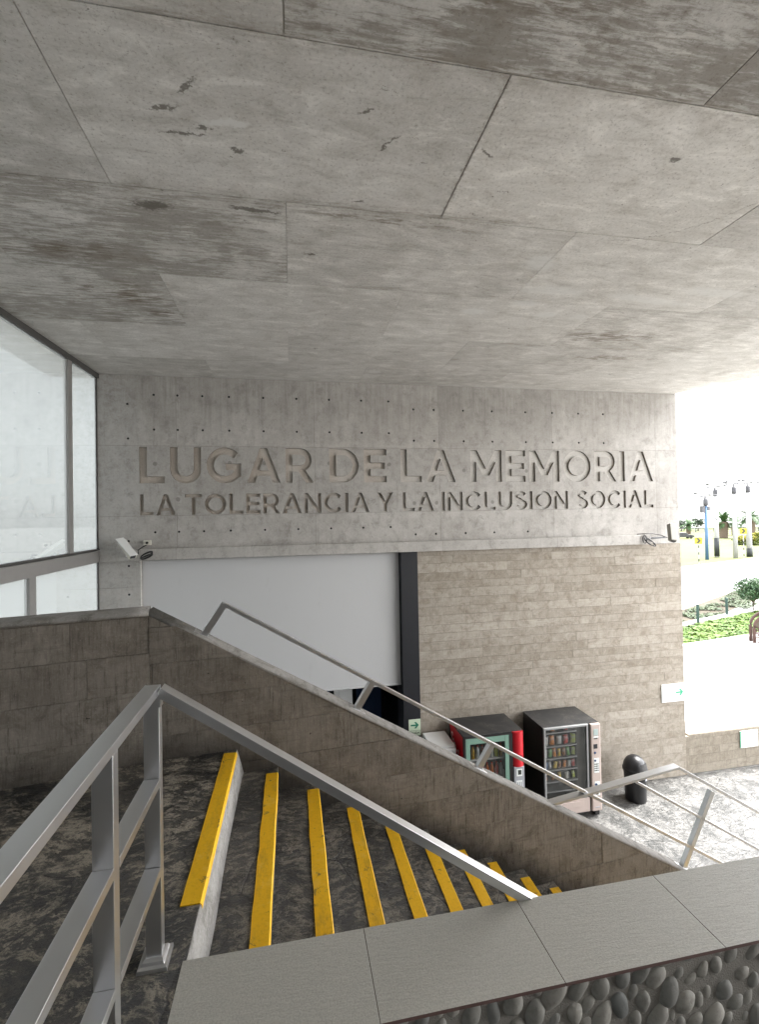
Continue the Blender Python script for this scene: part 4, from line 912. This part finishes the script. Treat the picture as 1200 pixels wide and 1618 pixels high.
def bottle(x, y, z, col, lab, h=.22):
    t = thing('drink_bottle', lab, 'bottle', (x, y, z), group='bottles in the drink machine')
    bm = B(); k = h/.22; lathe(bm, [(0, 0), (.030*k, 0), (.034*k, .01*k), (.034*k, .06*k), (.030*k, .085*k), (.034*k, .12*k), (.031*k, .15*k), (.014*k, .19*k), (.013*k, .205*k), (0, .205*k)], n=14); mk('bottle_body', bm, 'drink_'+col, t)
    bm = B(); lathe(bm, [(0, .2055*k), (.0155*k, .2055*k), (.0155*k, .222*k), (0, .222*k)], n=12); mk('lid', bm, 'lid', t)
for r_, (cols, h) in enumerate(((['amber', 'amber', 'clear', 'cola', 'cola', 'clear', 'lemon', 'amber'], .24), (['clear', 'lemon', 'cola', 'cherry', 'orange', 'orange', 'cherry', 'clear'], .25), (['lemon', 'clear', 'lemon', 'clear', 'amber', 'lemon', 'clear', 'cola'], .24))):
    for i, c_ in enumerate(cols): bottle(3.30 + .68*i/7, FY+.16, dz[r_]+.001, c_, f'{c_} coloured bottle, {ords[i]} from left on the {("upper", "middle", "lower")[r_]} shelf of the drink machine', h)

# ------------------------------------------------------------------ small white coffee machine
vm = thing('coffee_vending_machine', 'small white vending machine beside the black column', 'vending machine', (2.82, 9.05, FLOOR))
vp('cabinet', 'white', lambda b: box(b, 2.58, 3.06, 8.76, 9.40, FLOOR+.05, -4.42), .012); vp('door', 'white', lambda b: box(b, 2.585, 3.055, 8.70, 8.757, FLOOR+.08, -4.46), .012)
FY2 = FY; FY = 8.70
def cp2(nm, mat, x0, x1, z0, z1): vp(nm, mat, lambda b: box(b, x0, x1, 8.69, 8.6995, z0, z1), .003)
cp2('control_strip', 'grey', 2.62, 3.03, -4.60, -4.52); cp2('knob', 'redside', 2.80, 2.86, -4.66, -4.61); cp2('price_card', 'signw', 2.89, 3.0, -4.74, -4.63); cp2('cup_window', 'black', 2.66, 2.9, -5.2, -4.95)
for q_ in ((2.60, 2.68, 8.75, 8.83), (2.96, 3.04, 8.75, 8.83), (2.60, 2.68, 9.28, 9.35), (2.96, 3.04, 9.28, 9.35)): vp('foot', 'blackm', lambda b: box(b, *q_, FLOOR, FLOOR+.05), .002)
FY = FY2

# ------------------------------------------------------------------ trash bin
tb = thing('trash_bin', 'black dome topped trash bin standing by the board marked wall', 'trash bin', (7.10, 8.90, FLOOR))
bm = B(); lathe(bm, [(0, 0), (.20, 0), (.205, .02), (.222, .60), (.225, .62), (0, .62)], n=32); mk('bin_body', bm, 'rubber', tb)
bm = B(); lathe(bm, [(.222, .60), (.243, .605), (.245, .65), (.236, .66)] + [(.232*math.cos(t), .66+.26*math.sin(t)) for t in [math.pi/2*k/9 for k in range(10)]], n=32); mk('dome_lid', bm, 'rubber', tb)
bm = B(); lathe(bm, [(.2262, .57), (.2275, .575), (.2275, .60), (.2262, .605)], n=32); mk('rim', bm, 'blackm', tb)
bm = B(); n = 8; vs0 = []; vs1 = []
for k in range(n+1):
    t = R(-120 + 60*k/n); 
    for (vv, z_, r_) in ((vs0, .69, .2335), (vs1, .81, .205)): vv.append(bm.verts.new((r_*math.cos(t), r_*math.sin(t), z_)))
for k in range(n): bm.faces.new((vs0[k], vs0[k+1], vs1[k+1], vs1[k]))
mk('push_flap', bm, 'blackm', tb); tb.rotation_euler = (0, 0, R(25))
bm = B(); box(bm, -.03, .03, -.225, -.2215, .47, .53); mk('label_plate', bm, 'grey', tb)

# ------------------------------------------------------------------ outside: verge, lawn, road, street furniture
G = FLOOR-.03
def sheet(name, pts, z, m, kind='structure'):
    bm = B(); bm.faces.new([bm.verts.new((x, y, z)) for x, y in pts]); return struct(name, bm, m)
sheet('verge', [(12, 14.8), (21.0, 21.7), (40, 31.5), (70, 42), (72, 47), (36, 31.9), (23, 25.0), (12, 18.5)], G+.004, mat_ground('dry_verge_soil', (.045, .040, .024), (.085, .066, .047), 1.2))
sheet('lawn', [(14.0, 17.98), (17.4, 18.5), (24, 19.5), (40, 21.9), (40, 31.2), (27.9, 23.9), (20.4, 21.6), (14.0, 20.1)], G+.008, mat_ground('lawn_soil', (.012, .030, .006), (.024, .045, .010), 2))
sheet('road', [(12, 18.9), (23, 25.2), (36, 32.2), (72, 47.3), (140, 72), (140, 93), (58.3, 49.6), (41.9, 43.9), (12, 33)], G+.006, mat_ground('road_asphalt', (.21, .21, .21), (.27, .27, .265), .5))
sheet('far_lawn', [(12, 34), (41.9, 44.9), (58.3, 50.6), (140, 95), (260, 120), (260, 150), (120, 160), (20, 160)], G+.008, mat_ground('sun_bleached_grass', (.085, .100, .028), (.115, .125, .040), .15))
# kerbs
def kerb(pts, w, h, lab):
    bm = B()
    for a, b_ in zip(pts[:-1], pts[1:]): bar(bm, (*a, G+h/2), (*b_, G+h/2), w, h, None)
    return tag(mk('kerb', bm, mat_ground('kerb_concrete', (.45, .44, .42), (.55, .54, .52), 2)), lab, 'kerb', 'kerbs along the lawns')
kerb([(14.0, 17.75), (17.4, 18.28), (24, 19.3), (40, 21.7)], .30, .16, 'pale kerb along the near edge of the green lawn')
kerb([(14.0, 20.3), (20.4, 21.85), (27.9, 24.2), (40, 31.4)], .35, .12, 'pale kerb between the lawn and the brown verge')
kerb([(12, 33.5), (41.9, 44.4), (58.3, 50.1), (140, 94)], .35, .15, 'pale kerb along the far side of the road')
# low flat stone bench strip beside the lawn
bm = B(); bar(bm, (18.9, 17.6, G+.12), (26.0, 14.4, G+.12), .9, .22); tag(mk('stone_curb_slab', bm, mat_ground('pale_slab', (.50, .49, .47), (.58, .57, .55), 2), bevel=.02), 'long pale stone slab lying beside the lawn', 'slab')
# lawn leaves
MAT['lawnleaf'] = mat_leaf('ground_cover_leaf', (.040, .092, .006), (.100, .165, .014), 1.2)
bm = B(); rg_ = random.Random(31)
def inlawn(x, y): return y > 18.5+.155*(x-17.4)+.05 and y < (21.5+.31*(x-20.4) if x < 27.9 else 23.8+.6*(x-27.9))
cnt = 0
while cnt < 42000:
    x = rg_.uniform(15.5, 31); y = rg_.uniform(17.5, 26)
    if not inlawn(x, y): continue
    cnt += 1; hgt = .06 + .11*max(0, mnoise.noise(Vector((x*1.7, y*1.7, 0)))+.4)
    s_ = rg_.uniform(.05, .11); t = rg_.uniform(0, 6.28); c0 = Vector((x, y, G + hgt*rg_.uniform(.3, 1.1))); d1 = Vector((math.cos(t), math.sin(t), rg_.uniform(-.3, .6)))*s_; d2 = Vector((-math.sin(t), math.cos(t), rg_.uniform(-.4, .4)))*s_*.6
    bm.faces.new([bm.verts.new(c0-d1), bm.verts.new(c0+d2), bm.verts.new(c0+d1), bm.verts.new(c0-d2)])
tag(mk('ground_cover_plants', bm, 'lawnleaf'), 'bright green leafy ground cover filling the lawn strip', 'ground cover', kind='stuff')
MAT['vergeleaf'] = mat_leaf('verge_plant_leaf', (.022, .045, .012), (.05, .07, .022), 1.2)
bm = B(); cnt = 0
while cnt < 7000:
    x = rg_.uniform(16, 36); y = 21.9+.31*(x-20.4) + rg_.uniform(.1, 2.2)*(1+max(0, x-24)*.05) + (max(0, x-27.9)*.25)
    if mnoise.noise(Vector((x*.8, y*.8, 3))) < -.05 or y > 25.0+.52*(x-23): continue
    cnt += 1; s_ = rg_.uniform(.04, .09); t = rg_.uniform(0, 6.28); c0 = Vector((x, y, G+rg_.uniform(.03, .14))); d1 = Vector((math.cos(t), math.sin(t), .4))*s_; d2 = Vector((-math.sin(t), math.cos(t), .1))*s_*.6
    bm.faces.new([bm.verts.new(c0-d1), bm.verts.new(c0+d2), bm.verts.new(c0+d1), bm.verts.new(c0-d2)])
tag(mk('verge_weeds', bm, 'vergeleaf'), 'sparse low plants on the brown verge by the road', 'ground cover', kind='stuff')

def leafcloud(bm, c, r, n, s, rg, flat=1.0, seed=0):
    k = 0
    while k < n:
        v = Vector((rg.gauss(0, 1), rg.gauss(0, 1), rg.gauss(0, 1))).normalized() * (rg.random()**.45)
        if mnoise.noise(v*2.3+Vector((seed, 0, 0))) < -.22: k += .3; continue
        p = Vector(c) + Vector((v.x*r, v.y*r, v.z*r*flat)) * (1+.25*mnoise.noise(v*1.5+Vector((seed, 7, 0))))
        a = Vector((rg.gauss(0, 1), rg.gauss(0, 1), rg.gauss(0, .7))).normalized()*s*rg.uniform(.6, 1.3); b_ = a.cross(Vector((rg.gauss(0, 1), rg.gauss(0, 1), 1))).normalized()*s*.45
        bm.faces.new([bm.verts.new(p-a), bm.verts.new(p+b_), bm.verts.new(p+a), bm.verts.new(p-b_)]); k += 1
MAT['bushleaf'] = mat_leaf('dark_shrub_leaf', (.025, .060, .030), (.07, .13, .05), 3)
MAT['bark'] = plain('bark', (.12, .09, .065), .9, var=.4, sc=6, bump=.8)
sb = thing('round_shrub', 'dark green rounded shrub on a short stem behind the lawn', 'shrub', (27.5, 23.95, G))
bm = B(); leafcloud(bm, (0, 0, 1.35), .95, 2600, .085, random.Random(2), .72, 3); mk('crown', bm, 'bushleaf', sb)
bm = B(); tube(bm, [(0, 0, 0), (.03, 0, .5), (-.05, .02, 1.1)], [.07, .055, .03], 8)
for t in (0, 1.4, 2.7, 4.1, 5.2): tube(bm, [(.02, 0, .55), (.3*math.cos(t), .3*math.sin(t), 1.0), (.6*math.cos(t), .6*math.sin(t), 1.4)], [.035, .025, .012], 6)
mk('trunk', bm, 'bark', sb)
MAT['gpost'] = plain('dark_green_post', (.012, .040, .032), .6)
for (x, y, lab) in ((21.6, 21.95, 'dark green post on the kerb, the one nearer the building wall'), (24.75, 23.15, 'dark green post on the kerb, the one nearer the shrub')):
    t = thing('green_post', lab, 'post', (x, y, G), group='green posts by the lawn')
    bm = B(); box(bm, -.05, .05, -.05, .05, 0, 1.05); mk('post_shaft', bm, 'gpost', t, bevel=.01)
    bm = B(); box(bm, -.06, .06, -.06, .06, 1.05, 1.085); mk('post_cap', bm, 'gpost', t, bevel=.008)

# arched shelter frame
MAT['rust'] = plain('brown_painted_steel', (.055, .024, .017), .55, var=.2)
MAT['canvas'] = plain('beige_panel', (.10, .085, .06), .8, var=.1)
ar = thing('arched_seat_shelter', 'brown steel arched seat frame with beige panel beside the lawn', 'shelter', (21.66, 17.70, G), rz=R(-38))
def archpts(w, h, y, n=20, z0=0):
    pts = [(-w, y, z0)]; hh = h*.5
    for k in range(n+1):
        t = math.pi - math.pi*k/n; pts.append((w*math.cos(t), y, hh + (h-hh)*math.sin(t)))
    pts.append((w, y, z0)); return pts
for y, w, h in ((-.35, .95, 1.50), (.35, .95, 1.50)):
    bm = B(); tube(bm, archpts(w, h, y), .065, 8); mk('arch', bm, 'rust', ar)
    bm = B(); tube(bm, [p for p in archpts(w-.16, h-.13, y, z0=.66)][0:], .026, 6); mk('inner_arch', bm, 'rust', ar)
    bm = B(); tube(bm, [(-w, y, .66), (w, y, .66)], .03, 6); mk('cross_bar', bm, 'rust', ar)
    bm = B(); tube(bm, [(-w+.16, y, .64), (-w+.25, y, .42), (-w+.5, y, .14), (-w+.75, y, .04)], .022, 6); tube(bm, [(w-.16, y, .64), (w-.25, y, .42), (w-.5, y, .14), (w-.75, y, .04)], .022, 6); tube(bm, [(-w+.05, y, .04), (-w+.2, y, .16), (-w+.42, y, .22), (-w+.62, y, .12), (0, y, .06), (w-.62, y, .12), (w-.42, y, .22), (w-.2, y, .16), (w-.05, y, .04)], .024, 6); mk('scroll_brace', bm, 'rust', ar)
bm = B(); pl = [(x, z) for x, _, z in archpts(.77, 1.35, 0, z0=.69)]; prism(bm, pl, .34, .36); mk('back_panel', bm, 'canvas', ar)
bm = B(); box(bm, -.80, .80, -.3, .3, .40, .45); mk('seat', bm, 'rust', ar, bevel=.01)

# lamp masts beyond the road
MAT['wpaint'] = plain('white_mast_paint', (.30, .30, .30), .5, var=.05)
MAT['sky_blue'] = plain('sky_blue_mast', (.055, .12, .22), .5, var=.35, sc=2)
MAT['lamp'] = plain('grey_floodlight', (.045, .045, .05), .5)
MAT['dband'] = plain('dark_band_paint', (.018, .022, .022), .6)
def mast(x, y, h, r, col, lab, band=None, heads=4, seed=0, body=True, lean=0):
    t = thing('lamp_mast', lab, 'lamp mast', (x, y, G), group='tall lamp masts beyond the road')
    bm = B(); tube(bm, [(0, 0, 0), (lean, 0, h)], [r, r*.8], 12); mk('shaft', bm, col, t)
    if band: bm = B(); tube(bm, [(0, 0, band[0]), (0, 0, band[1])], r*1.06, 12); mk('painted_band', bm, 'dband', t)
    g = random.Random(seed); rng_ = heads
    bm = B(); lathe(bm, [(0, h-.3), (.10, h-.3), (.14, h-.02), (.27, h), (.30, h+.35), (.30, h+.8), (.22, h+.84), (.10, h+1.25), (0, h+1.25)], lean, 0, 8); mk('lamp_drum', bm, 'lamp', t)
    bm = B(); tube(bm, [(lean, 0, h+1.2), (lean, 0, h+1.9)], .05, 6)
    for k in range(rng_):
        a = 2*math.pi*k/rng_ + .4; tube(bm, [(lean, 0, h+1.3), (lean+1.0*math.cos(a), 1.0*math.sin(a), h+1.45+.3*math.sin(k*2))], .035, 6)
    mk('lamp_arms', bm, 'wpaint', t)
    for k in range(rng_):
        a = 2*math.pi*k/rng_ + .4; bm = B(); c0 = Vector((lean+1.05*math.cos(a), 1.05*math.sin(a), h+1.45+.3*math.sin(k*2)))
        bar(bm, c0-Vector((.25*math.cos(a), .25*math.sin(a), 0)), c0+Vector((.25*math.cos(a), .25*math.sin(a), -.12)), .42, .2); mk('floodlight', bm, 'lamp', t, bevel=.03)
    return t
m1 = mast(52.3, 51.5, 6.9, .21, 'sky_blue', 'sky blue mast with cameras and a grey lamp drum, nearest the building wall', seed=1)
bm = B(); box(bm, -.75, -.25, -.2, .2, 6.0, 6.9); box(bm, .1, .5, -.2, .2, 6.3, 6.8); mk('camera_box', bm, 'lamp', m1, bevel=.05)
bm = B(); tube(bm, [(.3, 0, 5.3), (1.2, 0, 5.35), (2.0, 0, 4.9)], .04, 6); mk('side_arm', bm, 'lamp', m1)
bm = B(); box(bm, .16, .42, -.36, -.28, 2.0, 2.9); mk('notice_plate', bm, 'signw', m1)
mast(56.0, 53.6, 8.2, .30, 'wpaint', 'white mast with a dark painted base, just right of the blue mast', (.2, 2.6), 5, 2)
mast(57.2, 52.0, 8.4, .28, 'wpaint', 'slim white mast behind the small arrow sign', None, 5, 3)
mast(60.3, 52.8, 8.6, .34, 'wpaint', 'thick white mast with a short dark base, rightmost of the masts', (.0, 1.15), 4, 4)
# chevron signs
MAT['chevy'] = plain('chevron_yellow', (.30, .25, .008), .5)
def chevron(x, y, hs, s_, lab, rz, stripes):
    t = thing('chevron_sign', lab, 'road sign', (x, y, G), rz, 'chevron signs by the road')
    bm = B(); box(bm, -s_, s_, -.03, 0, hs-s_, hs+s_); mk('sign_plate', bm, 'chevy', t, bevel=.01)
    bm = B(); prism(bm, [(-.55*s_, hs+.8*s_), (0, hs+.8*s_), (.6*s_, hs), (0, hs-.8*s_), (-.55*s_, hs-.8*s_), (.05*s_, hs)], -.045, -.032); mk('arrow_mark', bm, 'ink', t)
    bm = B(); box(bm, -.05, .05, .005, .1, 0, hs+s_*.6); mk('post', bm, 'wpaint', t)
    bm = B()
    for k in range(stripes): box(bm, -.056, .056, .0, .106, .3+k*.8, .6+k*.8)
    mk('painted_band', bm, 'dband', t)
chevron(47.0, 47.4, 2.75, .36, 'yellow chevron sign on a striped post, nearest the building wall', R(-44), 3)
chevron(57.6, 51.2, 3.55, .36, 'yellow chevron sign in front of the slim white mast', R(-46), 3)

# palms
MAT['frond'] = mat_leaf('palm_frond', (.025, .065, .025), (.06, .11, .035), .8)
def palm(x, y, ht, r, n, lab, seed, trunk=.62):
    g = random.Random(seed); t = thing('palm_tree', lab, 'palm tree', (x, y, G), group='palm trees far off')
    bm = B(); rr_ = []
    for k in range(15): rr_.append((trunk*(1+.07*(-1)**k)*(1+.25*(k/14)**2), ht*k/14))
    lathe(bm, [(0, 0)] + rr_ + [(0, ht+.3)], n=14); mk('trunk', bm, 'bark', t)
    bm = B()
    for k in range(n):
        a = g.uniform(0, 2*math.pi); el = g.uniform(-.35, 1.35); L = r*g.uniform(.8, 1.1); pts = []; p = Vector((0, 0, ht+.2)); d = Vector((math.cos(a)*math.cos(el), math.sin(a)*math.cos(el), math.sin(el)))
        for i in range(11): pts.append(p.copy()); p = p + d*L/10; d = (d + Vector((0, 0, -.13))).normalized()
        tube(bm, pts, [.05*(1-i/12) for i in range(11)], 4)
        for i in range(1, 11):
            dd = (pts[i]-pts[i-1]).normalized(); sd_ = dd.cross(Vector((0, 0, 1))).normalized()
            for q in (0, .5):
                pc = pts[i-1].lerp(pts[i], q); ll = L*.22*math.sin(math.pi*min(1, (i+q)/11+.12))+.05
                for sg_ in (-1, 1):
                    tip = pc + (sd_*sg_*.8 + dd*.65 + Vector((0, 0, -.15)))*ll; bm.faces.new([bm.verts.new(pc-dd*.07), bm.verts.new(pc+dd*.10), bm.verts.new(tip)])
    mk('crown', bm, 'frond', t)
palm(98.5, 92.4, 3.6, 3.6, 46, 'palm with thick trunk between the two white masts', 5, .85)
palm(101, 88.0, 4.6, 4.6, 40, 'tall palm behind the rightmost white mast', 8, .8)
palm(112, 102, 3.0, 3.4, 34, 'distant palm partly behind the slim white mast', 12, .6)
palm(109, 113, 2.2, 3.3, 30, 'distant low palm behind the blue mast', 14, .5)
MAT['yflower'] = mat_leaf('yellow_hedge_leaf', (.20, .18, .008), (.30, .27, .02), .5)
MAT['gflower'] = mat_leaf('hedge_leaf', (.03, .055, .008), (.10, .12, .012), .6)
for (x, y, r, lab, s_) in ((81.5, 71.5, 2.3, 'yellow green hedge in front, seen between the masts', 3), (86.5, 71.0, 2.2, 'yellow green hedge in front, right of the thick mast', 4), (96, 81, 2.4, 'yellow green hedge farther back beside the tall palm', 5)):
    t = thing('flowering_hedge', lab, 'hedge', (x, y, G), group='yellow hedges on the far lawn')
    bm = B(); leafcloud(bm, (0, 0, .7), r, 1400, .22, random.Random(s_), .42, s_); mk('crown', bm, 'gflower', t)
    bm = B(); leafcloud(bm, (0, 0, 1.15), r*.8, 900, .20, random.Random(s_+9), .32, s_+1); mk('blossom', bm, 'yflower', t)
    bm = B(); tube(bm, [(0, 0, 0), (0, 0, .8)], [.12, .06], 6); mk('trunk', bm, 'bark', t)
MAT['farleaf'] = mat_leaf('far_tree_leaf', (.025, .045, .028), (.05, .075, .04), .4)
k = 0
for (x, y, r, h, lab) in ((112, 124, 2.4, 2.6, 'small round tree beyond the railing, nearest the building wall'), (117, 124, 2.6, 2.4, 'small wide tree beyond the railing, second from the building wall'), (122, 123, 2.5, 2.8, 'small tree beyond the railing, behind the blue mast'), (136, 118, 3.2, 3.2, 'bushy tree beyond the railing, left of the thick mast'), (146, 117, 3.4, 3.6, 'bushy tree beyond the railing, farthest right')):
    k += 1; t = thing('distant_tree', lab, 'tree', (x*1.07, y*1.07, G), group='trees beyond the far railing')
    bm = B(); leafcloud(bm, (0, 0, h), r, 1500, .26, random.Random(k+40), .62, k*3.1); mk('crown', bm, 'farleaf', t)
    bm = B(); tube(bm, [(0, 0, 0), (.1, 0, h)], [.22, .1], 7); mk('trunk', bm, 'bark', t)
# far railing
fr = thing('far_railing', 'long pale railing along the cliff edge far off', 'railing', (120, 122, G))
bm = B(); a, b_ = Vector((90, 124, G)), Vector((160, 120, G)); bar(bm, a+Vector((0,0,1.25)), b_+Vector((0,0,1.25)), .18, .35); bar(bm, a+Vector((0,0,.75)), b_+Vector((0,0,.75)), .12, .15); mk('rail', bm, 'lamp', fr, shift=fr.location)
for i in range(24):
    p = a.lerp(b_, i/23); bm = B(); box(bm, p.x-.1, p.x+.1, p.y-.1, p.y+.1, G, G+1.08); mk('post', bm, 'lamp', fr, shift=fr.location)
# parked car far away, mostly behind the wall
MAT['carp'] = plain('dark_car_paint', (.03, .032, .036), .3, spec=.6)
pc = thing('parked_car', 'dark car far off on the grass at the wall edge', 'car', (90.2, 95.2, G), R(-20))
bm = B(); prism(bm, [(-2.1, .35), (2.1, .35), (2.15, .75), (1.3, .92), (-1.9, .95), (-2.15, .7)], -.85, .85); mk('body', bm, 'carp', pc, bevel=.06)
bm = B(); prism(bm, [(-1.7, .95), (1.0, .93), (.35, 1.42), (-1.1, 1.45)], -.75, .75); mk('cabin', bm, 'lamp', pc, bevel=.05)
for x in (-1.35, 1.35):
    for y in (-.86, .86):
        bm = B(); tube(bm, [(x, y-.1, .34), (x, y+.1, .34)], .34, 14); mk('wheel', bm, 'rubber', pc)
print('objects', len(bpy.data.objects))
